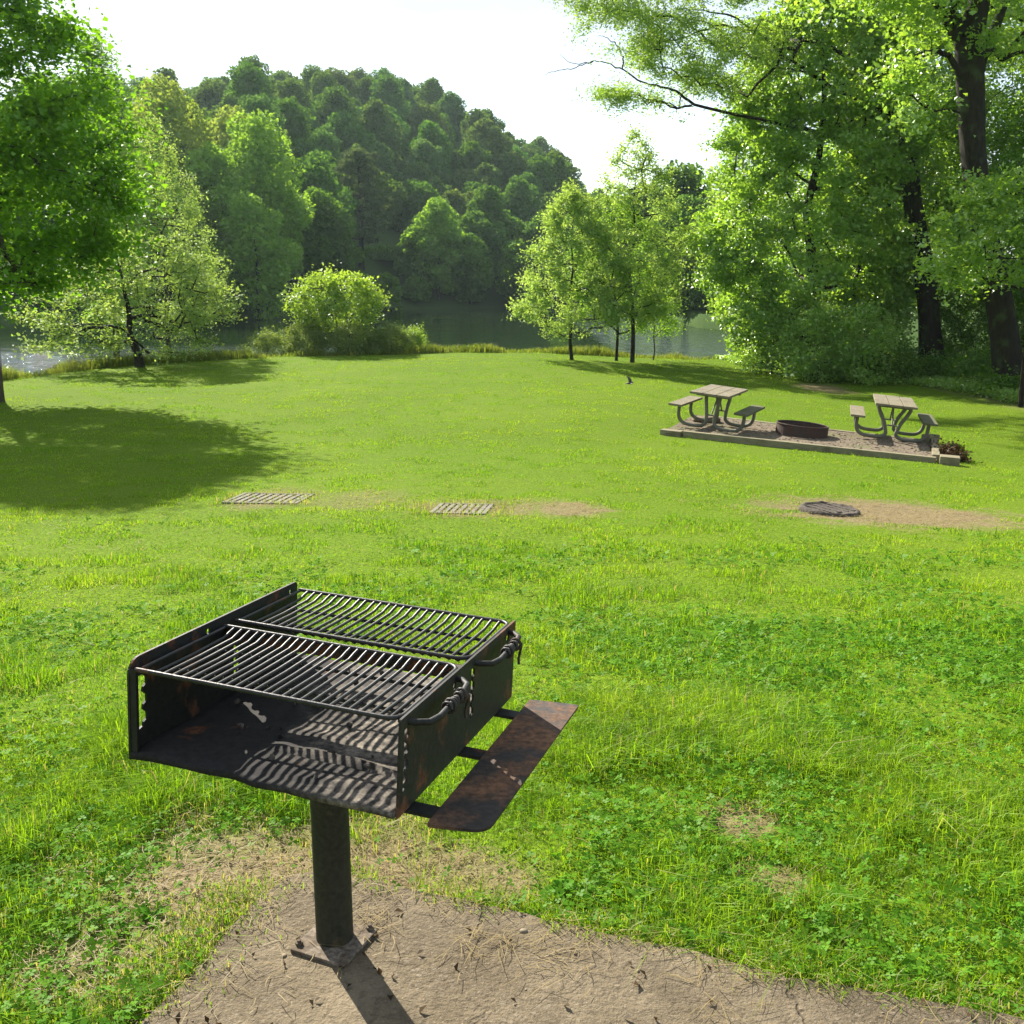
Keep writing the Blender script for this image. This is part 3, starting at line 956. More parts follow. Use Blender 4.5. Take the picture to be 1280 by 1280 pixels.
def picnic_table(name, c, yaw, roll, top_x, W_, Lt, H_, label, plankm, seatm, blen, seat_out=.66, low=.05):
    root = empty(name, (c[0], c[1], site_z(c[0], c[1])), label, 'picnic table', 'picnic tables on the gravel site', 0)
    Mx = Matrix.Rotation(yaw, 4, 'Z') @ Matrix.Rotation(roll, 4, 'Y')
    mb = MB()
    pw = (W_ - .024) / 3
    for k in (-1, 0, 1):
        mb.box((k * (pw + .012), rng.normal(0, .006), H_), (pw, Lt, .042), Mx, .005)
    mb.build('tabletop', plankm, root)
    for yy in (-Lt * .27, Lt * .27):
        mb = MB(); mb.box((0, yy, H_ - .052), (W_ * .86, .07, .055), Mx, .004)
        mb.build('tabletop_support', M['pipe'], root)
    for sx in (-1, 1):
        mb = MB(); mb.box((sx * seat_out, 0, .445), (.27, blen, .042), Mx, .005)
        s_ = mb.build('seat', seatm[0 if sx < 0 else 1], root)
        for yy in (-Lt * .27, Lt * .27):
            mb = MB()
            p = [(sx * top_x, yy, H_ - .08), (sx * (top_x * .75 + .02), yy, H_ - .22), (sx * (top_x * .35 + .045), yy, .36), (sx * (top_x * .2 + .055), yy, .22), (sx * .085, yy, .13),
                 (sx * .15, yy, low + .022), (sx * .23, yy, low), (sx * .46, yy, low), (sx * .56, yy, low + .025), (sx * .635, yy, .14), (sx * .665, yy, .24), (sx * seat_out, yy, .40), (sx * seat_out, yy, .425)]
            P_ = np.array(p); t0 = np.linspace(0, 1, len(P_)); s0 = np.linspace(0, 1, 40)
            PP = np.stack([np.interp(s0, t0, P_[:, i]) for i in range(3)], -1)
            for _ in range(2): PP[1:-1] = (PP[:-2] + 2 * PP[1:-1] + PP[2:]) / 4
            mb.tube([tuple(v) for v in PP], .036, 10, M=Mx)
            mb.box((sx * seat_out, yy, .418), (.22, .06, .012), Mx)
            mb.build('pipe_leg', M['pipe'], root)
    mb = MB()
    for sy in (-1, 1):
        mb.tube([(0, 0, H_ - .05), (0, sy * Lt * .255, .30)], .016, 8, M=Mx)
    for sy in (-1, 1):
        mb.tube([(-.09, sy * Lt * .27, .30), (.09, sy * Lt * .27, .30)], .016, 8, M=Mx)
    mb.build('brace', M['pipe'], root)
    return root
tl = at(893, 538); tr = at(1110, 550)
picnic_table('picnic_table', tl, R(-26), R(5.5), .14, .78, 1.55, .74, 'weathered plank picnic table with upright steel pipe legs left of the rusty fire ring', M['plank'], (M['plank'], M['plank_green']), 1.5)
picnic_table('picnic_table', tr, R(-17), R(5.0), .30, .76, 1.75, .72, 'plank picnic table on V shaped steel pipes between the fire ring and the woods', M['plank'], (M['plank'], M['plank_green']), 1.6)
# pale flat stone under the first table
mb = MB(); bm = bmesh.new(); bmesh.ops.create_cube(bm, size=1)
bmesh.ops.bevel(bm, geom=list(bm.edges), offset=.12, segments=2, affect='EDGES')
for v in bm.verts: v.co = Vector((v.co.x * .55 + rng.normal(0, .01), v.co.y * .4 + rng.normal(0, .01), v.co.z * .10))
mb.bm(bm, True)
st = at(882, 530)
o = mb.build('stone_block', concrete_mat()); o.location = (st[0], st[1], site_z(st[0], st[1]) + .04)
tag(o, 'flat pale stone lying under the left picnic table', 'stone')

# fire ring
fc = at(1001, 547)
ring = empty('fire_ring', (fc[0], fc[1], site_z(fc[0], fc[1])), 'low round rusty steel fire ring between the two picnic tables', 'fire ring')
n = 48; ro_, ri_ = .50, .485; hR = .21
V_, F_ = [], []
for k in range(n):
    a = 2 * math.pi * k / n; dd = .008 * math.sin(a * 3 + 1)
    c_, s_ = math.cos(a), math.sin(a)
    V_ += [((ro_ + dd) * c_, (ro_ + dd) * s_, 0), ((ro_ + dd) * c_, (ro_ + dd) * s_, hR), ((ri_ + dd) * c_, (ri_ + dd) * s_, hR), ((ri_ + dd) * c_, (ri_ + dd) * s_, 0)]
for k in range(n):
    a, b = k * 4, ((k + 1) % n) * 4
    for j in range(4): F_.append((a + j, b + j, b + (j + 1) % 4, a + (j + 1) % 4))
MR = Matrix.Rotation(R(5), 4, 'Y')
mb = MB(); mb.add(V_, F_, False, MR); mb.build('ring_wall', M['ring'], ring)
mb = MB(); mb.tube([((ro_ - .006) * math.cos(2 * math.pi * k / n), (ro_ - .006) * math.sin(2 * math.pi * k / n), hR) for k in range(n)], .014, 8, M=MR, closed=True)
mb.build('rolled_rim', M['ring'], ring)

# ---- sunken cover and drain gratings in the lawn
mc = at(1037, 641)
cv = empty('round_cover', (mc[0], mc[1], mc[2]), 'round dark grey utility cover lying on the straw patch in the lawn', 'utility cover')
mk = NT('worn_cover'); o_ = mk.obj(); n1 = mk.noise(30, 5, .65, o_)
mk.pbr(mk.mix(mk.ramp(n1, .3, .7), (.035, .030, .023), (.12, .10, .08)), .9, normal=mk.bump(n1, .8, .015), spec=.2)
mb = MB(); n = 40; pr = []
for k in range(n):
    a = 2 * math.pi * k / n; j = 1 + .012 * math.sin(5 * a) + rng.normal(0, .006)
    pr.append((j * math.cos(a), j * math.sin(a)))
rings = [(.325, -.05), (.335, .035), (.318, .058), (.285, .060), (.275, .048), (.12, .055), (.0, .058)]
V_ = [(x * r_, y * r_, z + .006 * rng.normal()) for r_, z in rings[:-1] for x, y in pr] + [(0, 0, .055)]
F_ = [(i * n + k, i * n + (k + 1) % n, (i + 1) * n + (k + 1) % n, (i + 1) * n + k) for i in range(len(rings) - 2) for k in range(n)]
F_ += [((len(rings) - 2) * n + k, (len(rings) - 2) * n + (k + 1) % n, len(V_) - 1) for k in range(n)]
mb.add(V_, F_, True, Matrix.Rotation(R(3), 4, 'Y')); mb.build('lid', mk.m, cv)
mb = MB()
for x in (-.16, -.05, .06, .17):
    mb.box((x, 0, .054), (.05, .40, .014), Matrix.Rotation(R(3), 4, 'Y') @ Matrix.Rotation(R(30), 4, 'Z'), .004)
mb.build('ridge', mk.m, cv)

gk = NT('dusty_grating'); o_ = gk.obj(); n1 = gk.noise(35, 5, .65, o_)
gk.pbr(gk.mix(gk.ramp(n1, .3, .7), (.095, .088, .072), (.25, .23, .19)), .9, normal=gk.bump(n1, .6, .01), spec=.2)
gd = NT('grating_pit'); gd.pbr(gd.mix(gd.noise(20, 3, .5, gd.obj()), (.03, .025, .018), (.10, .08, .055)), .95, spec=.1)
def drain(px, py, yaw, wx, wy, nb, label):
    c = at(px, py)
    root = empty('drain_grating', (c[0], c[1], c[2]), label, 'drain grating', 'drain gratings set in the lawn', yaw)
    sl = math.atan((float(ground_z(c[0], c[1] + .3)) - float(ground_z(c[0], c[1] - .3))) / .6)
    Mx = Matrix.Rotation(sl, 4, 'X')
    mb = MB(); mb.box((0, 0, -.012), (wx - .05, wy - .05, .01), Mx); mb.build('pit', gd.m, root)
    mb = MB()
    for s in (-1, 1):
        mb.box((s * (wx / 2 - .0225), 0, -.006), (.045, wy, .05), Mx, .005)
        mb.box((0, s * (wy / 2 - .0225), -.006), (wx - .092, .045, .048), Mx, .005)
    mb.build('frame', gk.m, root)
    for k in range(nb):
        x = -wx / 2 + .045 + (wx - .09) * (k + .5) / nb
        mb = MB(); mb.box((x, 0, .0), ((wx - .09) / nb * .60, wy - .094, .03), Mx, .004)
        mb.build('grate_bar', gk.m, root)
drain(337, 624, R(-4), .86, .80, 9, 'pale dusty drain grating half buried in grass near the tree shadow')
drain(578, 637, R(-6), .60, .74, 7, 'smaller drain grating with dark slots beside a straw strip in mid lawn')

# bird low over the lawn
bt = NT('dark_plumage'); bt.pbr(bt.mix(bt.noise(30, 2, .5, bt.obj()), (.012, .012, .014), (.03, .028, .03)), .6)
bm = bmesh.new()
def loft(bm, secs, n=10):
    prev = None
    for (c, ru, rw, ax, bx) in secs:
        ringv = [bm.verts.new(Vector(c) + Vector(ax) * ru * math.cos(2 * math.pi * k / n) + Vector(bx) * rw * math.sin(2 * math.pi * k / n)) for k in range(n)]
        if prev:
            for k in range(n): bm.faces.new((prev[k], prev[(k + 1) % n], ringv[(k + 1) % n], ringv[k]))
        else: bm.faces.new(ringv[::-1])
        prev = ringv
    bm.faces.new(prev)
Yv, Zv = (0, 1, 0), (0, 0, 1)
loft(bm, [((-.105, 0, .008), .022, .003, Yv, Zv), ((-.06, 0, .004), .014, .008, Yv, Zv), ((-.03, 0, 0), .022, .020, Yv, Zv), ((.01, 0, -.002), .028, .027, Yv, Zv), ((.045, 0, .002), .023, .022, Yv, Zv),
          ((.066, 0, .010), .018, .018, Yv, Zv), ((.084, 0, .012), .011, .011, Yv, Zv), ((.094, 0, .011), .004, .004, Yv, Zv), ((.108, 0, .009), .001, .001, Yv, Zv)])
for s in (-1, 1):
    secs = []
    for q_, x_, y_, z_, ch in ((0, .02, .02, .010, .040), (1, .030, .065, .045, .038), (2, .018, .115, .075, .030), (3, -.012, .16, .088, .016), (4, -.045, .19, .085, .003)):
        secs.append(((x_, s * y_, z_), ch, .003, (1, 0, 0), Zv))
    loft(bm, secs, 8)
bmesh.ops.recalc_face_normals(bm, faces=list(bm.faces))
mb = MB(); mb.bm(bm, True)
o = mb.build('bird', bt.m)
bp = CAM + ray(787, 479) * 24.5
o.location = bp; o.rotation_euler = (R(28), R(-8), R(12))
tag(o, 'small dark bird flying low over the far lawn with raised wings', 'bird')

# ================================================================== trees
def H(py, d, base): return height_at(py, d) - base[2]

# --- big maple at the left edge
b = at(-7, 503)
make_tree('maple_tree', 'big dense green maple at the left edge casting the dark shadow on the lawn', 'tree', b, 10.4, .23, 3.7, 3.7, 250, 50000, .122, 'maple', 11,
          trunk_r=.20, env=env_egg, clump=.42, flat=.5, up=.7, twig=.012, shell=.6, aspect=.8, lob=.2)
# --- dark tree behind it
b = at_d(160, 46)
make_tree('dark_tree', 'dark green narrow tree top rising between the maple and the hill', 'tree', b, H(38, 46, b), .2, 1.8, 1.8, 90, 15000, .13, 'woods_dark', 12, trunk_r=.16, env=env_egg, clump=.4, twig=.012)
# --- pale willow-like tree
b = at_d(222, 44.5)
make_tree('willow_tree', 'tall airy pale green tree on the left shore behind the low spreading tree', 'tree', b, H(150, 44.5, b), .22, 2.7, 2.7, 280, 20000, .095, 'pale', 13, trunk_r=.13, env=env_egg, clump=.22, flat=1.2, up=.2, twig=.009, arch=-.02, shell=.4, aspect=.42, along=.8)
# --- low spreading dogwood
b = at(175, 459)
make_tree('dogwood_tree', 'low wide spreading tree with pale layered leaves at the left water edge', 'tree', b, H(296, 38.5, b), .12, 3.9, 2.6, 210, 9000, .10, 'dogwood', 14, trunk_r=.15, bark='bark_dark', env=env_layer, clump=.26, flat=.35, up=.85, twig=.008, lean=(-.5, 0), off=(.3, 0), arch=.1, shell=.4, aspect=.7, along=.6)
# --- round bright shrub
b = at_d(430, 42.0)
make_tree('round_shrub', 'rounded bright green shrub standing above the brown scrub at the shore', 'shrub', b, H(338, 42, b) * .97, .36, 1.95, 1.7, 150, 8000, .105, 'shrub', 15, trunk_r=.05, env=env_round, clump=.24, flat=.8, up=.55, twig=.006, shell=.5, lob=.12, aspect=.75)
# --- scrub in front of and beside it
k = 0
for px, d, top, rx, mt, lb in ((352, 41.4, 408, 1.0, 'scrub', 'grey green scrub bush left of the round bright shrub'),
                               (393, 40.9, 398, 1.15, 'scrub', 'olive brown scrub bush in front of the left half of the round shrub'),
                               (447, 40.8, 400, 1.25, 'scrub', 'olive scrub bush in front of the right half of the round shrub'),
                               (494, 41.2, 405, 1.0, 'scrub', 'thin olive scrub bush right of the round bright shrub'),
                               (520, 42.2, 411, .55, 'shrub', 'small bright sapling bush at the right end of the scrub row'),
                               (318, 42.2, 428, .6, 'scrub', 'lowest scrub bush at the left end of the scrub row')):
    k += 1
    b = at_d(px, d)
    make_tree('scrub_bush', lb, 'bush', b, max(.8, H(top, d, b) * .88), .02, rx * .8, rx * .7, 110, 5200, .075, mt, 30 + k, trunk_r=.025, env=env_round, clump=.18, flat=1.0, up=.2, twig=.004, shell=.3, aspect=.4, along=.8, group='scrub bushes along the shore')

# --- three slender trees by the water
b = at(715, 450)
make_tree('slender_tree', 'pale slender tree with a pointed crown, leftmost of the three young shore trees', 'tree', b, H(243, 42.5, b), .13, 2.65, 2.3, 270, 14000, .088, 'pale', 41, trunk_r=.07, bark='bark_dark', env=env_cone, clump=.22, flat=.7, up=.3, twig=.0055, group='young trees on the lake shore', arch=-.06, shell=.45, along=.8)
b = at(770, 451)
make_tree('slender_tree', 'middle one of the three young shore trees, its thin trunk close to its right neighbour', 'tree', b, H(245, 42.5, b), .16, 1.9, 1.9, 170, 8500, .085, 'far_bright', 42, trunk_r=.06, bark='bark_dark', env=env_egg, clump=.24, flat=.7, up=.35, twig=.0055, group='young trees on the lake shore', arch=-.02, along=.7)
b = at(790, 453)
make_tree('slender_tree', 'tallest of the three young shore trees with a thin airy top against the sky', 'tree', b, H(178, 42, b), .17, 2.2, 2.0, 240, 11000, .088, 'pale', 43, trunk_r=.085, bark='bark_dark', env=env_egg, clump=.24, flat=.7, up=.35, twig=.0055, group='young trees on the lake shore', arch=0, along=.7)
b = at(816, 450)
make_tree('sapling', 'small thin sapling just right of the three young shore trees', 'sapling', b, H(330, 42, b), .2, 1.25, 1.2, 60, 2400, .085, 'far_bright', 44, trunk_r=.03, env=env_egg, clump=.25, twig=.005)

# --- right hand woods
bB = at(1168, 466)
bA = at(1268, 494)
dB, dA = bB[1], bA[1]
def pt(px, py, d):
    return CAM + ray(px, py) * (d / ray(px, py)[1])
def along_ray_tips(pxs, n, r, d, spread, dd=1.2):
    out = []
    for _ in range(n):
        i = r.integers(0, len(pxs) - 1); s = r.random()
        px = pxs[i][0] * (1 - s) + pxs[i + 1][0] * s + r.normal(0, spread); py = pxs[i][1] * (1 - s) + pxs[i + 1][1] * s + r.normal(0, spread * .7)
        out.append(pt(px, py, d + r.normal(0, dd)))
    return out
r_ = np.random.default_rng(99)
# tree B: leaning trunk, its limbs hang over the open sky
limb1 = [pt(1128, 150, dB), pt(1060, 120, dB - .6), pt(985, 75, dB - 1.2), pt(949, 40, dB - 1.6), pt(905, 15, dB - 2), pt(860, 12, dB - 2.2)]
limb2 = [pt(1135, 200, dB), pt(1040, 170, dB - .5), pt(960, 150, dB - 1.0), pt(865, 132, dB - 1.6), pt(846, 113, dB - 1.7), pt(824, 107, dB - 1.8), pt(806, 105, dB - 1.8), pt(780, 88, dB - 1.9), pt(760, 78, dB - 1.9), pt(742, 76, dB - 2), pt(726, 80, dB - 2), pt(712, 79, dB - 2), pt(700, 68, dB - 2)]
limb2b = [pt(778, 87, dB - 1.9), pt(779, 72, dB - 1.9), pt(774, 60, dB - 1.9), pt(762, 48, dB - 1.9), pt(748, 44, dB - 1.9)]
limb2c = [pt(865, 132, dB - 1.6), pt(846, 135, dB - 1.6), pt(828, 127, dB - 1.6), pt(812, 126, dB - 1.7), pt(795, 116, dB - 1.7), pt(770, 113, dB - 1.7), pt(738, 113, dB - 1.7)]
limb2d = [pt(742, 76, dB - 2), pt(720, 84, dB - 2), pt(692, 90, dB - 2), pt(680, 93, dB - 2)]
limbA = [pt(940, 40, dB - 1.6), pt(900, 30, dB - 1.8), pt(860, 45, dB - 2), pt(820, 55, dB - 2)]
ext = along_ray_tips([(740, 5), (800, 30), (900, 50), (980, 60)], 130, r_, dB - 2, 20) + along_ray_tips([(715, -30), (800, -15), (900, -20), (1000, -20)], 110, r_, dB - 2, 22) \
    + along_ray_tips([(745, 118), (790, 122), (840, 135)], 26, r_, dB - 1.7, 6, .4) + along_ray_tips([(790, 60), (830, 85), (880, 100), (920, 120)], 60, r_, dB - 1.8, 14)
make_tree('overhanging_tree', 'tall leaning woodland tree whose thin dark limbs reach out over the open sky', 'tree', bB, 19.5, .42, 4.5, 4.5, 280, 60000, .095, 'locust', 51, trunk_r=.46, bark='bark_dark',
          env=env_round, clump=.30, flat=.8, up=.2, droop=.35, twig=.0042, lean=(-2.1, -.5), extra_tips=ext, aspect=.42, trunk_pts=[(bB - [0, 0, .2], .42), (pt(1160, 390, dB), .36), (pt(1152, 320, dB), .34), (pt(1140, 240, dB), .32), (pt(1130, 160, dB), .30), (pt(1122, 60, dB), .27), (pt(1116, -60, dB), .26), (pt(1112, -180, dB), .16)], along=.7, group='tall trees of the woods on the right',
          extra_tube=[(limb1, [.07, .06, .05, .04, .028, .015]), (limb2, [.07, .062, .054, .047, .040, .034, .029, .023, .018, .015, .012, .009, .005]), (limb2b, [.024, .022, .018, .013, .006]),
                      (limb2c, [.04, .034, .03, .025, .02, .014, .005]), (limb2d, [.018, .014, .010, .005]), (limbA, [.05, .035, .02, .01])])
# tree A: biggest trunk, forked
fork = [pt(1213, 80, dA), pt(1200, 40, dA), pt(1180, 5, dA - .3), pt(1150, -60, dA - .6), pt(1100, -150, dA - 1)]
fork2 = [pt(1218, 90, dA), pt(1222, 40, dA), pt(1232, -40, dA), pt(1250, -140, dA)]
fork3 = [pt(1225, 80, dA), pt(1246, 30, dA + .2), pt(1275, -40, dA + .3)]
lowl = [pt(1213, 110, dA - .1), pt(1180, 62, dA - .5), pt(1150, 66, dA - .9), pt(1115, 82, dA - 1.2), pt(1085, 105, dA - 1.5)]
extA = along_ray_tips([(1110, 60), (1140, 110), (1160, 150)], 12, r_, dA - 2.2, 18, .7) + along_ray_tips([(1070, 10), (1150, -20), (1180, -40)], 26, r_, dA - 2.0, 22, .9)
make_tree('forked_tree', 'massive dark forked trunk nearest the lawn at the right edge of the woods', 'tree', bA, 17.5, .52, 5.0, 4.5, 200, 31000, .13, 'woods', 52, trunk_r=.50, bark='bark_dark',
          env=env_round, clump=.42, up=.45, twig=.009, lean=(-1.2, 0), extra_tips=extA, group='tall trees of the woods on the right', trunk_pts=[(bA - [0, 0, .2], .42), (pt(1256, 430, dA), .39), (pt(1245, 360, dA), .36), (pt(1228, 270, dA), .33), (pt(1216, 190, dA), .33), (pt(1212, 110, dA), .36), (pt(1212, 60, dA), .38), (pt(1222, 0, dA), .26), (pt(1228, -80, dA), .18)],
          extra_tube=[(fork, [.30, .26, .22, .17, .1]), (fork2, [.28, .24, .18, .1]), (fork3, [.16, .13, .08]), (lowl, [.09, .07, .05, .035, .02])])
# spreading tree whose branches sweep to the ground
b = at_d(992, 38.5)
make_tree('sweeping_tree', 'broad bright tree with branches sweeping to the ground behind the picnic tables', 'tree', b, H(-40, 38, b), .04, 4.1, 3.4, 600, 84000, .138, 'woods', 53, trunk_r=.24, bark='bark_dark',
          env=lambda t: np.clip((.70 + .32 * sstep(0, .3, t)) - .16 * t - .8 * t ** 6, 0, 1), clump=.31, flat=.6, up=.3, twig=.009, arch=.05, droop=.3, aspect=.66, shell=.62, lob=.22, group='tall trees of the woods on the right')
b = at_d(1085, 41)
make_tree('inner_tree', 'slimmer woodland tree standing between the sweeping tree and the leaning trunk', 'tree', b, 14.5, .15, 3.4, 3.2, 260, 32000, .14, 'woods', 54, trunk_r=.22, bark='bark_dark', env=env_egg, clump=.40, up=.3, twig=.010, group='tall trees of the woods on the right')
b = at_d(955, 47)
make_tree('edge_tree', 'light green tree at the far left end of the woods beside the bright water', 'tree', b, H(205, 47, b), .05, 2.3, 2.2, 190, 18000, .10, 'far_bright', 55, trunk_r=.13, env=env_egg, clump=.36, up=.3, twig=.008, group='tall trees of the woods on the right')
b = at_d(912, 46.5)
make_tree('edge_tree', 'tall thin airy tree at the left corner of the woods showing bits of sky', 'tree', b, H(118, 46.5, b), .28, 1.9, 1.9, 150, 12000, .10, 'locust', 56, trunk_r=.10, env=env_egg, clump=.34, up=.3, twig=.007, group='tall trees of the woods on the right')
# deeper trees fill the wood
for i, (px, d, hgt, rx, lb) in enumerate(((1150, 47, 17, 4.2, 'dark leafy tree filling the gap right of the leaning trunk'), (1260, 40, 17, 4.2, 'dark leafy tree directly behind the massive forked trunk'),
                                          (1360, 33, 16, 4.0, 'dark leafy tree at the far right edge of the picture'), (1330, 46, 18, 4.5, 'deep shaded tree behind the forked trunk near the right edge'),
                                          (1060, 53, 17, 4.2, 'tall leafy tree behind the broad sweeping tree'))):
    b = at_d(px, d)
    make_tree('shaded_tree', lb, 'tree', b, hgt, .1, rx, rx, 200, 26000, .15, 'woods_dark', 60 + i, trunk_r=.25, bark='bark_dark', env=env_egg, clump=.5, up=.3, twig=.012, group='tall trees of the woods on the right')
# bright low tree in front at the right edge
b = at_d(1262, 27.2)
make_tree('understory_tree', 'small bright layered tree in front of the forked trunk at the right edge', 'tree', b, H(208, 26.5, b), .52, 2.7, 2.2, 150, 11000, .12, 'woods', 71, trunk_r=.07, bark='bark_dark', env=env_layer, clump=.30, flat=.35, up=.7, twig=.007, arch=.12, lean=(-.4, -.5))
# undergrowth bushes along the edge
for i, (px, d, h_, rx, mt, lb) in enumerate(((935, 40, 1.1, .8, 'woods', 'low leafy bush at the left foot of the sweeping tree'), (955, 36.5, 2.0, 1.2, 'woods', 'bright leafy bush at the front foot of the sweeping tree'),
                                             (1010, 34.5, 2.2, 1.3, 'woods', 'leafy bush behind the left picnic table at the edge of the woods'), (1065, 34, 2.4, 1.3, 'woods', 'leafy bush straight behind the right picnic table'),
                                             (1095, 34.5, 1.4, 1.0, 'woods_dark', 'dark bush left of the leaning trunk foot'), (1145, 35, .7, .8, 'woods_dark', 'low dark bush in front of the leaning trunk foot'),
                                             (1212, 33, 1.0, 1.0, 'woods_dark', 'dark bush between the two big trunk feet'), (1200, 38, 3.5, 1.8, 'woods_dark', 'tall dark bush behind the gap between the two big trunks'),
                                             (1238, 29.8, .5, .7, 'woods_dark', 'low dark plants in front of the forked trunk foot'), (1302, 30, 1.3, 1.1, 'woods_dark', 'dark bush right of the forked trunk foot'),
                                             (1065, 38, 4.5, 1.7, 'woods', 'tall leafy thicket behind the right picnic table'))):
    b = at_d(px, d)
    make_tree('undergrowth_bush', lb, 'bush', b, h_, .02, rx, rx * .9, 70 if h_ < 3 else 120, int(3200 * rx * max(1, h_ / 2)), .10, mt, 80 + i, trunk_r=.03, env=lambda t: np.clip(1.05 - .9 * t ** 2.2, 0, 1) ** .6, clump=.28, up=.35, twig=.006, shell=.4, group='undergrowth bushes at the wood edge')
# ================================================================== far bank and hill
def blob_tree(seed, h, r0, n_leaf, lsize, lobes=12, z0=.16, tall=1.0, up=.35):
    r = np.random.default_rng(seed)
    C = []; O = []
    cs = []
    for k in range(lobes):
        t = (k + .5) / lobes
        g = k * 2.4 + r.uniform(-.4, .4)
        e = math.sin(math.pi * (t * .86 + .1)) ** .7
        q = r.uniform(.35, .8)
        cs.append((math.cos(g) * q * e * r0 * .8, math.sin(g) * q * e * r0 * .8, h * (z0 + (1 - z0) * (t * .86 + .04)), r0 * (r.uniform(.32, .52) if lobes < 24 else r.uniform(.20, .44)) * (.6 + .4 * e)))
    cs = np.array(cs)
    wt = cs[:, 3] ** 2; wt /= wt.sum()
    ii = r.choice(len(cs), n_leaf, p=wt)
    d = unit(r.normal(size=(n_leaf, 3)))
    P = cs[ii, :3] + d * cs[ii, 3:4] * np.array([1, 1, .85]) * (r.random((n_leaf, 1)) ** .28)
    P[:, 2] = np.maximum(P[:, 2], h * .05)
    V, Q = leaves(P, lsize, up=up, out=d, outw=.35, aspect=.8, r=r)
    return V, Q
def pine_tree_mesh(seed, h, r0, n_leaf, lsize):
    r = np.random.default_rng(seed)
    P = []
    nb = 46; segA = []; segB = []
    for k in range(nb):
        t = .22 + .77 * (k / nb) ** .9; g = k * 2.399 + r.uniform(-.3, .3)
        L = r0 * (1.05 - t * .72) * r.uniform(.55, 1.15) * (1 if t > .3 else .6)
        a = np.array([0, 0, h * t]); e = np.array([math.cos(g) * L, math.sin(g) * L, h * t + L * r.uniform(.05, .35)])
        segA.append(a); segB.append(e)
        m = n_leaf // nb
        s = r.random((m, 1)) ** .55
        P.append(a + (e - a) * (.25 + .8 * s) + r.normal(size=(m, 3)) * np.array([.42, .42, .22]) * (.5 + L / r0 * .6))
    V, Q = leaves(np.concatenate(P), lsize, up=.3, aspect=.35, r=r)
    return V, Q, np.array(segA), np.array(segB)

def far_tree(name, label, px, d, top, rx, mat, seed, n=9000, ls=.34, lobes=16, z0=.14, group='large trees on the far bank', base=None):
    x = (px - 640) / F * d / math.cos(PITCH)
    b = np.array([x, d, float(ground_z(x, d))])
    h = height_at(top, d) - b[2]
    root = empty(name, tuple(b), label, 'tree', group)
    V, Q = blob_tree(seed, h, rx, n, ls, lobes, z0)
    link('crown', leaf_mesh('crown', V, Q), M[mat], root)
    V, Q, _, _ = trunk_tube([(0, 0, -.5), (.2, 0, h * .4), (0, .1, h * .8)], [h * .016, h * .012, h * .004], n=8)
    link('trunk', mesh_np('trunk', V, Q, np.full(len(Q), 4), smooth=True), M['bark_dark'], root)
    return root
far_tree('far_tree', 'large light green tree right of the airy shore tree, on the far bank', 345, 108, 128, 5.6, 'far_bright', 201, 13000, .36, 22)
far_tree('far_tree', 'bright green tree crowding the left side of the dark pine', 372, 112, 205, 3.0, 'far_bright', 202, 8000, .36)
far_tree('far_tree', 'tall olive green tree behind the airy shore tree', 238, 110, 88, 6.0, 'far_olive', 203, 13000, .36, 20)
far_tree('far_tree', 'rounded bright green tree between the tall olive tree and the large light green tree', 288, 104, 168, 4.4, 'far_bright', 221, 10000, .35, 20)
far_tree('far_tree', 'reddish olive tree behind the large light green tree', 318, 126, 132, 5.5, 'far_olive', 204, 9000, .38)
far_tree('far_tree', 'mid green tree filling the gap low behind the round shrub', 335, 100, 240, 4.5, 'far_bright', 205, 8000, .34)
far_tree('far_tree', 'dark mid green tree behind the dogwood on the far bank', 210, 97, 190, 5.0, 'far_bright', 206, 9000, .34)
far_tree('far_tree', 'dark green tree behind the maple on the far bank', 120, 95, 150, 5.5, 'far_mid', 207, 9000, .34)
far_tree('far_tree', 'leafy tree at the far left seen under the maple crown', 25, 94, 160, 5.5, 'far_mid', 208, 9000, .34)
far_tree('far_tree', 'low leafy tree between the maple and the dogwood on the far bank', 280, 98, 290, 3.8, 'far_mid', 213, 6000, .34, z0=.05)
far_tree('far_tree', 'ragged bushy light green tree right of the dark pine', 552, 141, 243, 4.3, 'far_bright', 209, 9000, .42, z0=.1)
far_tree('far_tree', 'green tree between the pine and the ragged bushy tree', 527, 143, 278, 3.4, 'far_mid', 210, 7500, .42, z0=.1)
far_tree('far_tree', 'low dark tree at the right foot of the pine on the far shore', 484, 147, 318, 3.6, 'far_mid', 219, 7000, .42, z0=.03)
far_tree('far_tree', 'low dark tree at the left foot of the pine on the far shore', 436, 134, 312, 3.4, 'far_mid', 220, 7000, .42, z0=.03)
far_tree('far_tree', 'rounded green tree leaning over the water right of the ragged tree', 590, 142, 290, 4.0, 'far_mid', 211, 7500, .42, z0=.06)
far_tree('far_tree', 'dark tree over the water behind the leftmost slender tree', 650, 143, 300, 4.5, 'far_mid', 212, 7500, .42, z0=.06)
far_tree('far_tree', 'dark tree on the far shore behind the middle slender tree', 720, 136, 310, 4.5, 'far_mid', 214, 7500, .42, z0=.04)
far_tree('far_tree', 'dark shore tree behind the tallest slender tree', 790, 120, 300, 4.2, 'far_mid', 215, 7500, .40, z0=.04)
far_tree('far_tree', 'dark bank tree just left of the bright strip of water', 838, 103, 288, 4.0, 'woods_dark', 216, 8000, .34, z0=.03)
far_tree('far_tree', 'dark bank tree above the bright strip of water', 885, 92, 290, 3.8, 'woods_dark', 217, 8000, .32, z0=.03)
far_tree('far_tree', 'dark bank tree hidden mostly behind the edge of the woods', 925, 86, 270, 4.0, 'woods_dark', 218, 8000, .32, z0=.03)
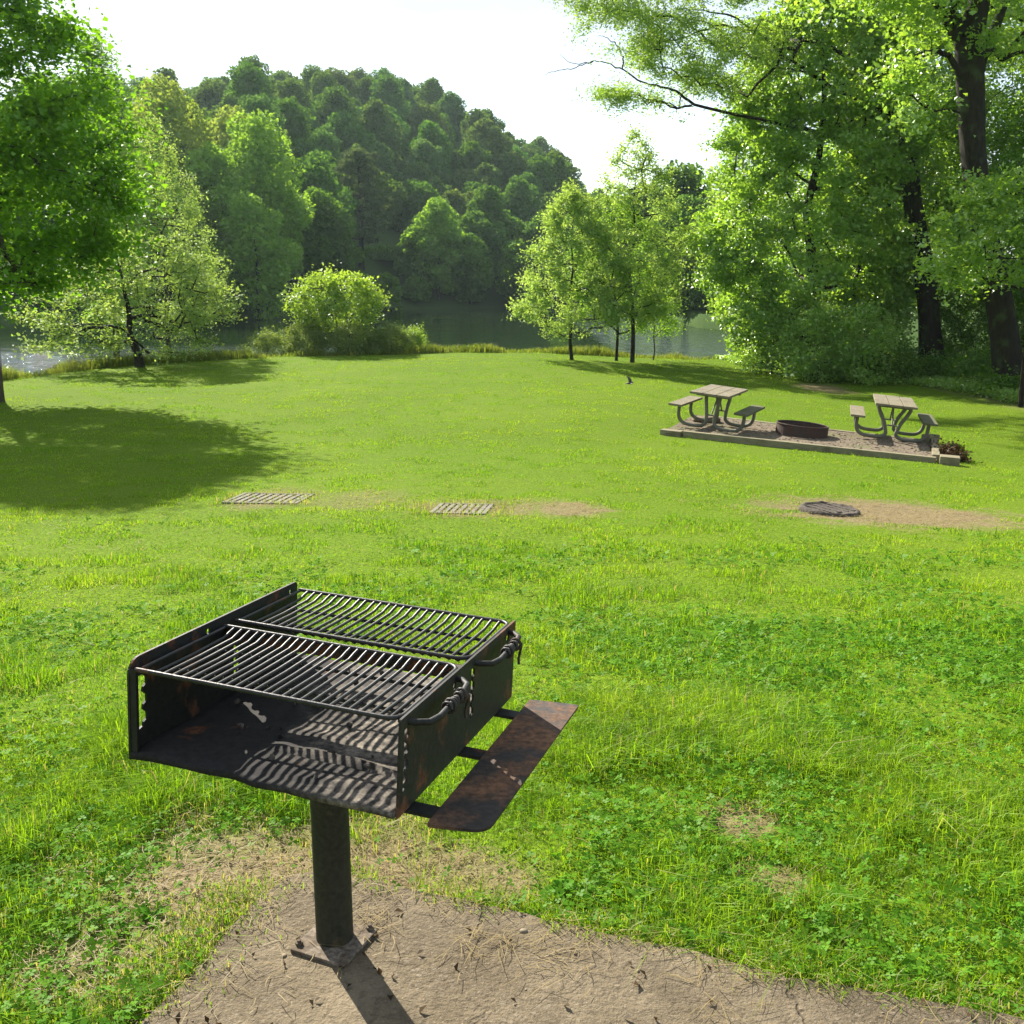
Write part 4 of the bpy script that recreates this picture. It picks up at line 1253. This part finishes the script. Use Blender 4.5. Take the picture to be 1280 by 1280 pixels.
for i, (px, d, top, rx, lb) in enumerate(((492, 131.5, 342, 2.6, 'dark rounded bush at the waterline right of the pine foot'), (455, 129.5, 346, 2.4, 'dark rounded bush at the waterline straight below the pine'),
                                          (527, 139, 346, 2.4, 'dark waterline bush below the left half of the ragged bushy tree'), (572, 143.5, 350, 2.4, 'dark waterline bush between the ragged tree and the leaning rounded tree'),
                                          (418, 123.5, 344, 2.5, 'dark waterline bush left of the pine above the round shrub'))):
    o = far_tree('shore_bush', lb, px, d, top, rx, 'far_mid', 230 + i, 3600, .40, 10, .02, 'bushes along the far waterline'); o['category'] = 'bush'
# dark pine
d = 138; x = (461 - 640) / F * d / math.cos(PITCH)
b = np.array([x, d, float(ground_z(x, d))]); h = height_at(187, d) - b[2]
pr_ = empty('pine_tree', tuple(b), 'dark grey green pine with a bare lower trunk standing on the far shore', 'tree')
V, Q, sa, sb = pine_tree_mesh(301, h, 5.6, 16000, .48)
link('crown', leaf_mesh('crown', V, Q), M['pine'], pr_)
Vt, Qt, _, _ = trunk_tube([(0, 0, -.5), (.15, 0, h * .5), (0, 0, h * .97)], [.36, .28, .06], n=8)
Vb, Qb = frusta(sa, sb, np.full(len(sa), .07), np.full(len(sa), .02), 4)
link('trunk', mesh_np('trunk', np.concatenate([Vt, Vb]), np.concatenate([Qt, Qb + len(Vt)]), np.full(len(Qt) + len(Qb), 4), smooth=True), M['bark_dark'], pr_)

# wood covering the hill: individual trees sharing a few meshes
protos = []
for k in range(7):
    hh = [11, 12.5, 10, 13, 11.5, 12, 10.5][k]; r0 = [4.4, 4.0, 4.8, 4.2, 4.6, 3.8, 4.4][k]
    V, Q = blob_tree(400 + k, hh * (1.0, .95, .92, 1.0, 1.06, .92, .98)[k], r0 * (1.22, 1.15, 1.28, 1.2, 1.05, 1.3, 1.2)[k], 8000, .40, 30, .12)
    me = leaf_mesh('hill_tree', V, Q); me.materials.append(M['hill'])
    protos.append(me)
r = np.random.default_rng(17)
pts = []
cand = []
for _ in range(9000):
    az = r.uniform(-23.5, 10.5); S = float(far_shore(az)); RD = float(ridge_dist(az))
    q = r.random() ** .8
    rr_ = S + 3 + q * (RD - S + 16)
    if -9.7 < az < -5.0 and rr_ < 166: continue
    cand.append((rr_ * math.sin(math.radians(az)), rr_ * math.cos(math.radians(az))))
for c in cand:
    dd = math.hypot(*c)
    md = 5.8 if dd < 170 else 6.3 if dd < 300 else 9.5
    if all((c[0] - p[0]) ** 2 + (c[1] - p[1]) ** 2 > md * md for p in pts): pts.append(c)
pts.sort(key=lambda p: math.hypot(*p))
print('hill trees candidates', len(pts))
HILLN = 0
rest = []
step_keep = pts if len(pts) <= 300 else pts
for i, (x, y) in enumerate(step_keep):
    zg = float(ground_z(x, y)) - (1.2 if math.hypot(x, y) < 160 else 3.4)
    if HILLN < 295:
        o = bpy.data.objects.new('hill_tree', protos[i % 7]); COL.objects.link(o)
        s = r.uniform(.82, 1.2)
        o.location = (x, y, zg); o.scale = (s * r.uniform(.9, 1.1), s * r.uniform(.9, 1.1), s * r.uniform(.9, 1.15)); o.rotation_euler = (0, 0, r.uniform(0, 6.28))
        tag(o, 'round leafy tree in the dense wood covering the far hill', 'tree', 'trees of the wood on the far hill')
        HILLN += 1
    else:
        rest.append((x, y, zg, r.uniform(.85, 1.2), r.uniform(0, 6.28)))
if rest:
    VV = []; QQ = []; nb = 0
    for i, (x, y, zg, s, g) in enumerate(rest):
        V, Q = blob_tree(500 + i % 7, 11, 4.4, 1100, 1.0, 11, .12)
        c_, s_ = math.cos(g) * s, math.sin(g) * s
        VV.append(np.stack([V[:, 0] * c_ - V[:, 1] * s_ + x, V[:, 0] * s_ + V[:, 1] * c_ + y, V[:, 2] * s + zg], -1)); QQ.append(Q + nb); nb += len(V)
    tag(link('far_woods', leaf_mesh('far_woods', np.concatenate(VV), np.concatenate(QQ)), M['hill']), kind='stuff')

# ================================================================== grass, clover, straw
def on_hard(x, y):
    m = in_poly(x, y, PADPOLY) | in_poly(x, y, SITEP)
    m |= np.hypot(x - mc[0], y - mc[1]) < .34
    return m

def sample_polar(n, r0, r1, pw, az0=-37, az1=37, r=rng):
    """points whose density falls with distance as r**-pw"""
    e = 2 - pw
    u = r.random(n)
    rad = (r0 ** e + u * (r1 ** e - r0 ** e)) ** (1 / e)
    a = np.radians(r.uniform(az0, az1, n))
    return rad * np.sin(a), rad * np.cos(a)

def blades(x, y, z, h, w, lean, r, droop=.35):
    n = len(x)
    g = r.uniform(0, 2 * math.pi, n)
    dx, dy = np.cos(g), np.sin(g)
    f = g + r.normal(1.57, .5, n)
    wx, wy = np.cos(f) * w / 2, np.sin(f) * w / 2
    ln = np.abs(r.normal(0, lean, n)) * h
    b = np.stack([x, y, z - .005], -1)
    W = np.stack([wx, wy, 0 * wx], -1)
    D = np.stack([dx, dy, 0 * dx], -1)
    mid = b + D * (ln * .35)[:, None] + np.array([0, 0, 1]) * (h * .62)[:, None]
    tip = b + D * (ln * (1 + droop))[:, None] + np.array([0, 0, 1]) * (h * np.clip(1 - lean * .25, .5, 1))[:, None]
    V = np.stack([b - W, b + W, mid + W * .75, mid - W * .75, tip], 1).reshape(-1, 3)
    k = (np.arange(n) * 5)[:, None]
    loops = np.concatenate([k + np.array([0, 1, 2, 3]), k + np.array([3, 2, 4])], 1).ravel()
    tot = np.tile([4, 3], n)
    return V, loops, tot

def clover_mask(x, y):
    p = np.stack([x, y], -1)
    m = sstep(.42, .62, vnoise(p * 1.1, 61) * .65 + vnoise(p * 3.5, 62) * .35)
    right = sstep(-.2, .5, x) * sstep(6.5, 4.0, y)
    leftn = sstep(-.5, -.9, x) * sstep(3.2, 2.6, y) * .8
    return np.clip(m * .35 + np.maximum(right, leftn) * (.35 + .75 * m), 0, 1) * sstep(11, 5, y)

rg = np.random.default_rng(5)
xs, ys = [], []
for n_, r0, r1, pw in ((150000, 1.25, 4.2, .45), (640000, 3.0, 46, 1.38)):
    a, b_ = sample_polar(n_, r0, r1, pw, r=rg); xs.append(a); ys.append(b_)
x = np.concatenate(xs); y = np.concatenate(ys)
az = np.degrees(np.arctan2(x, y)); rad = np.hypot(x, y)
bm_ = bare(x, y); wm = wood_mask(x, y); cm = clover_mask(x, y)
keep = ~on_hard(x, y) & (rg.random(len(x)) > bm_ * .86) & (rg.random(len(x)) > wm * .93) & (rad < near_edge(az) + 2.0) & (rg.random(len(x)) > cm * .45)
keep &= np.hypot(x + .438, y - 2.24) > .06
x, y, rad, bm_ = x[keep], y[keep], rad[keep], bm_[keep]
z = ground_z(x, y)
tuft = vnoise(np.stack([x, y], -1) * 2.3, 71) * .6 + vnoise(np.stack([x, y], -1) * 7, 72) * .4
h = (.020 + .062 * sstep(.38, .78, tuft)) * np.exp(rg.normal(0, .28, len(x))) * (1 - .45 * bm_)
h *= 1 - .48 * sstep(4.5, 12, rad)
h *= 1 + .35 * sstep(-.3, -1.0, x) * sstep(5.5, 3.5, y)
w = .0029 * np.maximum(1, (rad / 3.0)) ** .62 * np.exp(rg.normal(0, .2, len(x)))
# short dry turf breaks over the back edge of the slab
ed = np.array([p[:2] for p in PADC]); nb_ = 2600; ii = rg.integers(0, len(ed) - 1, nb_); tt = rg.random((nb_, 1))
pe = ed[ii] * (1 - tt) + ed[ii + 1] * tt + np.stack([rg.normal(0, .02, nb_), rg.normal(.012, .035, nb_)], -1)
kp = vnoise(pe * 7, 78) > .42; pe = pe[kp]; nb_ = len(pe)
x = np.concatenate([x, pe[:, 0]]); y = np.concatenate([y, pe[:, 1]]); z = np.concatenate([z, np.full(nb_, .03)])
h = np.concatenate([h, rg.uniform(.012, .045, nb_)]); w = np.concatenate([w, rg.uniform(.002, .0035, nb_)]); bm_ = np.concatenate([bm_, rg.choice([0, .4, .8], nb_)])
# longer tufts hang over the broken left edge of the slab
ed = np.array(lft); ii = rg.integers(0, len(ed) - 1, 2600); tt = rg.random((2600, 1))
pe = ed[ii] * (1 - tt) + ed[ii + 1] * tt + np.stack([rg.normal(-.07, .07, 2600), rg.normal(0, .03, 2600)], -1)
x = np.concatenate([x, pe[:, 0]]); y = np.concatenate([y, pe[:, 1]]); z = np.concatenate([z, np.full(2600, .015) + rg.uniform(0, .03, 2600)])
h = np.concatenate([h, rg.uniform(.010, .032, 2600)]); w = np.concatenate([w, rg.uniform(.002, .0035, 2600)]); bm_ = np.concatenate([bm_, rg.choice([.1, .5, .9], 2600)])
for px_c, py_c in ((337, 624), (578, 637)):
    pc = at(px_c, py_c); nd = 900
    dx_, dy_ = rg.uniform(-.55, .55, nd), rg.uniform(-.50, .50, nd)
    e_ = np.maximum(np.abs(dx_) / .43, np.abs(dy_) / .38)
    kp = rg.random(nd) < np.where(e_ > .8, .9, .35 * (vnoise(np.stack([dx_, dy_], -1) * 6, 77) > .45))
    x = np.concatenate([x, pc[0] + dx_[kp]]); y = np.concatenate([y, pc[1] + dy_[kp]]); nk = int(kp.sum())
    z = np.concatenate([z, ground_z(pc[0] + dx_[kp], pc[1] + dy_[kp])]); h = np.concatenate([h, rg.uniform(.04, .09, nk)]); w = np.concatenate([w, rg.uniform(.004, .008, nk)]); bm_ = np.concatenate([bm_, rg.choice([0, .5, .9], nk)])
V, lo, to = blades(x, y, z, h, w, .75, rg)
rnd = np.clip(rg.random(len(x)) * .75 + .25 * vnoise(np.stack([x, y], -1) * 5, 73), 0, 1)
dry = ((rg.random(len(x)) < .07 + .75 * bm_) * rg.uniform(.4, 1, len(x)))
tag(link('grass', mesh_np('grass', V, lo, to, {'rnd': np.repeat(rnd, 2), 'dry': np.repeat(dry, 2)}), M['grass']), kind='stuff')
print('blades', len(x))

# clover
x, y = sample_polar(120000, 1.3, 11, 1.0, r=rg)
bm_ = bare(x, y)
keep = ~on_hard(x, y) & (rg.random(len(x)) < clover_mask(x, y)) & (rg.random(len(x)) > bm_ * .9)
x, y = x[keep], y[keep]; rad = np.hypot(x, y)
z = ground_z(x, y) + rg.uniform(.012, .055, len(x)) * (.6 + .8 * vnoise(np.stack([x, y], -1) * 4, 75))
s = .0072 * np.maximum(1, rad / 3.2) ** .6 * np.exp(rg.normal(0, .2, len(x)))
tilt = unit(np.stack([rg.normal(0, .42, len(x)), rg.normal(0, .42, len(x)), np.ones(len(x))], -1))
VV = []
g0 = rg.uniform(0, 2 * math.pi, len(x))
C0 = np.stack([x, y, z], -1)
for k in range(3):
    g = g0 + k * 2.094 + rg.normal(0, .12, len(x))
    d = np.stack([np.cos(g), np.sin(g), 0 * g], -1); d = unit(d - tilt * np.sum(d * tilt, 1, keepdims=True))
    wv = np.cross(tilt, d)
    S = s[:, None]
    VV.append(np.stack([C0, C0 + d * S * 1.1 - wv * S * .78 + tilt * S * .15, C0 + d * S * 1.75 + tilt * S * .0, C0 + d * S * 1.1 + wv * S * .78 + tilt * S * .15], 1))
V = np.concatenate(VV).reshape(-1, 3)
Q = np.arange(len(V)).reshape(-1, 4)
tag(link('clover', mesh_np('clover', V, Q, np.full(len(Q), 4), {'rnd': np.tile(rg.random(len(x)), 3)}), M['clover']), kind='stuff')
print('clover', len(x))

# tall bank grass and weeds at the lawn's end
n_ = 42000
az = rg.uniform(-32, 11, n_); off = rg.gamma(2.0, .9, n_) - .4
E_ = near_edge(az)
rad = E_ + off
x, y = rad * np.sin(np.radians(az)), rad * np.cos(np.radians(az))
px_ = 640 + x / y * F
nz = vnoise(np.stack([x, y], -1) * .9, 81) * .5 + vnoise(np.stack([x, y], -1) * .25, 82) * .5
hmax = np.interp(az, [-32, -20, -14, -6, 0, 5, 11], [.32, .30, .26, .28, .28, .36, .45])
h = hmax * (.35 + 1.1 * sstep(.3, .75, nz)) * rg.uniform(.45, 1.25, n_)
ok = rg.random(n_) < .35 + .65 * sstep(.35, .6, nz)
x, y, h = x[ok], y[ok], h[ok]
z = ground_z(x, y)
V, lo, to = blades(x, y, z, h, np.full(len(x), .028), .35, rg)
tag(link('bank_grass', mesh_np('bank_grass', V, lo, to, {'rnd': np.repeat(rg.random(len(x)), 2)}), M['bank']), kind='stuff')
# forest floor plants at the wood edge
n_ = 26000
y = rg.uniform(23, 45, n_); ex = np.interp(y, [24, 28, 33, 38, 43, 60], [16.2, 14.2, 13.6, 11.5, 9.2, 9.0]); x = ex + rg.gamma(1.6, 1.0, n_) - .9
z = ground_z(x, y) + rg.uniform(.03, .32, n_) * (.4 + vnoise(np.stack([x, y], -1) * .8, 83))
V, Q = leaves(np.stack([x, y, z], -1), .10, up=.6, aspect=.6, r=rg)
tag(link('undergrowth', leaf_mesh('undergrowth', V, Q, rg), M['woods']), kind='stuff')

# straw: dead stalks lying in the bare patches and on the slab
def stalks(x, y, z, L, w, r, lift=.25, curve=.3):
    n = len(x)
    g = r.uniform(0, 2 * math.pi, n); el = np.abs(r.normal(0, lift, n))
    d = np.stack([np.cos(g) * np.cos(el), np.sin(g) * np.cos(el), np.sin(el)], -1)
    s = np.stack([-np.sin(g), np.cos(g), 0 * g], -1)
    a = np.stack([x, y, z], -1)
    m = a + d * (L * .5)[:, None] + s * (L * r.normal(0, curve * .4, n))[:, None]
    e = a + d * L[:, None] + s * (L * r.normal(0, curve, n))[:, None] - np.array([0, 0, 1]) * (np.sin(el) * L * .35)[:, None]
    up = np.array([0, 0, 1.0]) * (w * .5)[:, None]
    W = s * (w / 2)[:, None]
    V = np.stack([a - W, a + W, m + W + up, m - W + up, e + W * .4, e - W * .4], 1).reshape(-1, 3)
    k = (np.arange(n) * 6)[:, None]
    return V, np.concatenate([k + np.array([0, 1, 2, 3]), k + np.array([3, 2, 4, 5])], 1).reshape(-1, 4)
x, y = sample_polar(150000, 1.3, 14, 1.2, r=rg)
bm_ = bare(x, y)
hard = in_poly(x, y, PADPOLY)
dpad = np.min(np.linalg.norm(np.stack([x, y], -1)[:, None] - np.array([p[:2] for p in PADC] + lft)[None], axis=2), axis=1)
nz = vnoise(np.stack([x, y], -1) * 4, 91)
prob = np.where(hard, .05 * sstep(.40, .75, nz) + .22 * sstep(.28, .02, dpad) * nz, bm_ * .75 + .015 + .3 * sstep(.25, 0, dpad) * (y < 4))
for px_c, py_c, rad_c in ((470, 1168, .10), (455, 1200, .05), (600, 1190, .09), (705, 1222, .08), (335, 1128, .14), (250, 1165, .13), (520, 1140, .10), (395, 1090, .12)):
    pc = at(px_c, py_c)
    prob = np.maximum(prob, (.28 + .4 * nz) * np.exp(-((x - pc[0]) ** 2 + (y - pc[1]) ** 2) / rad_c ** 2))
keep = (rg.random(len(x)) < prob) & (np.hypot(x + .438, y - 2.24) > .06)
x, y, hard = x[keep], y[keep], hard[keep]; rad = np.hypot(x, y)
z = np.where(hard, PADZ + .003, ground_z(x, y) + .006) + rg.uniform(0, .012, len(x))
V, Q = stalks(x, y, z, rg.uniform(.02, .10, len(x)), .0018 * np.maximum(1, rad / 2.6) ** .8, rg, lift=.12, curve=.14)
tag(link('straw', mesh_np('straw', V, Q, np.full(len(Q), 4), {'rnd': np.repeat(rg.random(len(x)), 2)}), M['straw']), kind='stuff')
# dead leaf flakes, chips and bits of bark
x, y = sample_polar(9000, 1.4, 8, 1.0, r=rg)
bm_ = bare(x, y); hard = in_poly(x, y, PADPOLY)
keep = rg.random(len(x)) < np.where(hard, .12, bm_ * .4 + .01)
x, y, hard = x[keep], y[keep], hard[keep]
z = np.where(hard, PADZ + .006, ground_z(x, y) + .012)
V, Q = leaves(np.stack([x, y, z], -1), .020, up=1.3, aspect=.55, r=rg)
tag(link('leaf_litter', leaf_mesh('leaf_litter', V, Q, rg), M['litter']), kind='stuff')
# brown leaf heap at the right end of the picnic site
hc = at(1187, 573)
n_ = 1100
d_ = rg.normal(size=(n_, 3)) * np.array([.10, .22, .11]); d_[:, 2] = np.abs(d_[:, 2])
P_ = d_ + np.array([hc[0], hc[1], 0]); P_[:, 2] += ground_z(P_[:, 0], P_[:, 1])
V, Q = leaves(P_, .065, up=.4, aspect=.6, r=rg)
o = tag(link('leaf_heap', leaf_mesh('leaf_heap', V, Q, rg), M['litter']), kind='stuff')

# pebbles bedded in the slab and on the gravel
mb = MB()
def pebble(x, y, z, s):
    bm = bmesh.new(); bmesh.ops.create_icosphere(bm, subdivisions=1, radius=1)
    sc = (s * rng.uniform(.7, 1.3), s * rng.uniform(.7, 1.3), s * rng.uniform(.25, .45))
    a = rng.uniform(0, 6.28); c_, s_ = math.cos(a), math.sin(a)
    for v in bm.verts:
        q = v.co * rng.uniform(.85, 1.15)
        v.co = Vector((x + (q.x * c_ - q.y * s_) * sc[0], y + (q.x * s_ + q.y * c_) * sc[1], z + q.z * sc[2]))
    mb.bm(bm, True)
cnt = 0
while cnt < 110:
    x, y = rng.uniform(-1.1, 1.6), rng.uniform(1.3, 2.7)
    if in_poly(np.array([x]), np.array([y]), PADPOLY)[0] and rng.random() < .25 + .75 * sstep(-.2, .2, x):
        pebble(x, y, PADZ + .001, rng.choice([.003, .004, .006, .010], p=[.4, .35, .2, .05])); cnt += 1
for k in range(700):
    a_, b_ = rng.random(), rng.random()
    p = (FL * (1 - a_) + FR * a_) * (1 - b_) + (BL * (1 - a_) + BR * a_) * b_
    pebble(p[0], p[1], site_z(p[0], p[1]) + .004, rng.uniform(.010, .03))
pk = NT('pebble_stone'); pk.pbr(pk.mix(pk.noise(22, 3, .5, pk.pos()), (.09, .075, .05), (.30, .25, .18)), .9, spec=.2)
tag(mb.build('pebbles', pk.m), kind='stuff')

# broad-leaved weeds at the edge of the slab
def weed(px, py, n, size, label, seed):
    r = np.random.default_rng(seed)
    c = at(px, py)
    root = empty('broadleaf_weed', tuple(c), label, 'weed', 'broadleaf weeds beside the slab')
    for k in range(n):
        g = 2 * math.pi * k / n + r.uniform(-.4, .4); L = size * r.uniform(.6, 1.2); el = r.uniform(.25, 1.0)
        mb = MB(); V_ = []; ns = 7
        for i in range(ns):
            s = i / (ns - 1); wd = L * .24 * math.sin(math.pi * min(.97, s * .92 + .04)) ** .8 * (1 + .12 * (-1) ** i)
            rr0 = L * s * math.cos(el); zz = L * (math.sin(el) * s - .45 * s * s) + .01
            V_ += [(math.cos(g) * rr0 - math.sin(g) * wd, math.sin(g) * rr0 + math.cos(g) * wd, zz + wd * .3), (math.cos(g) * rr0, math.sin(g) * rr0, zz), (math.cos(g) * rr0 + math.sin(g) * wd, math.sin(g) * rr0 - math.cos(g) * wd, zz + wd * .3)]
        F_ = []
        for i in range(ns - 1):
            F_ += [(i * 3, i * 3 + 1, i * 3 + 4, i * 3 + 3), (i * 3 + 1, i * 3 + 2, i * 3 + 5, i * 3 + 4)]
        mb.add(V_, F_, True); mb.build('leaf', M['weed'], root)
weed(702, 1118, 16, .06, 'bright broadleaf weed behind the slab edge below the side shelf', 1)
weed(745, 1128, 14, .055, 'broadleaf weed just right of the brightest weed by the slab', 2)
weed(848, 1180, 12, .07, 'long-leaved weed hugging the slab edge, left of its neighbour', 3)
weed(905, 1194, 12, .07, 'long-leaved weed hugging the slab edge, the rightmost one', 4)
weed(190, 1150, 8, .05, 'small light green weed in the straw left of the grill post', 5)

# ================================================================== light and sky
SUN_AZ, SUN_EL = -30.0, 34.0
sl = bpy.data.lights.new('sun', 'SUN'); sl.energy = 5.0; sl.angle = R(.53); sl.color = (1.0, .93, .82)
so = bpy.data.objects.new('sun', sl); COL.objects.link(so)
sd = Vector((math.sin(R(SUN_AZ)) * math.cos(R(SUN_EL)), math.cos(R(SUN_AZ)) * math.cos(R(SUN_EL)), math.sin(R(SUN_EL))))
so.rotation_euler = sd.to_track_quat('Z', 'Y').to_euler()
so.location = sd * 50
world = bpy.data.worlds.new("World"); scene.world = world; world.use_nodes = True
wt_ = world.node_tree; wt_.nodes.clear()
wo = wt_.nodes.new('ShaderNodeOutputWorld'); bg = wt_.nodes.new('ShaderNodeBackground')
sk = wt_.nodes.new('ShaderNodeTexSky'); sk.sky_type = 'NISHITA'; sk.sun_disc = False
sk.sun_elevation = R(SUN_EL); sk.sun_rotation = R(SUN_AZ); sk.air_density = 1.0; sk.dust_density = .7; sk.ozone_density = 1.0
tcw = wt_.nodes.new('ShaderNodeTexCoord'); mpw = wt_.nodes.new('ShaderNodeMapping'); mpw.inputs['Scale'].default_value = (1, 1, 2.6)
nzw = wt_.nodes.new('ShaderNodeTexNoise'); nzw.inputs['Scale'].default_value = 2.4; nzw.inputs['Detail'].default_value = 6
rpw = wt_.nodes.new('ShaderNodeMapRange'); rpw.inputs[1].default_value = .36; rpw.inputs[2].default_value = .60; rpw.inputs[3].default_value = .10; rpw.inputs[4].default_value = .95
mxw = wt_.nodes.new('ShaderNodeMix'); mxw.data_type = 'RGBA'; mxw.inputs[7].default_value = (3.8, 4.05, 4.4, 1)
wt_.links.new(tcw.outputs['Generated'], mpw.inputs[0]); wt_.links.new(mpw.outputs[0], nzw.inputs['Vector']); wt_.links.new(nzw.outputs[0], rpw.inputs[0])
wt_.links.new(rpw.outputs[0], mxw.inputs[0]); wt_.links.new(sk.outputs[0], mxw.inputs[6]); wt_.links.new(mxw.outputs[2], bg.inputs[0])
bg.inputs[1].default_value = .085
wt_.links.new(bg.outputs[0], wo.inputs[0])

# ================================================================== air
hz = MB(); hz.box((-90, 290, 34), (620, 700, 84))
hzo = hz.build('haze', None)
hm_ = bpy.data.materials.new('haze_air'); hm_.use_nodes = True; ht = hm_.node_tree; ht.nodes.clear()
ho = ht.nodes.new('ShaderNodeOutputMaterial'); hv = ht.nodes.new('ShaderNodeVolumePrincipled')
hv.inputs['Color'].default_value = (.72, .92, .95, 1); hv.inputs['Density'].default_value = .00015; hv.inputs['Anisotropy'].default_value = .35
ht.links.new(hv.outputs[0], ho.inputs['Volume'])
hzo.data.materials.append(hm_)
tag(hzo, kind='stuff')

# ================================================================== render settings
scene.view_settings.view_transform = 'Standard'
scene.view_settings.look = 'None'
scene.view_settings.exposure = 1.46
scene.view_settings.gamma = 1.0
scene.view_settings.use_curve_mapping = False
cy = scene.cycles
cy.max_bounces = 9; cy.diffuse_bounces = 5; cy.glossy_bounces = 2; cy.transmission_bounces = 6; cy.transparent_max_bounces = 8; cy.volume_bounces = 0
cy.caustics_reflective = False; cy.caustics_refractive = False
cy.use_denoising = True
cy.denoising_prefilter = 'NONE'
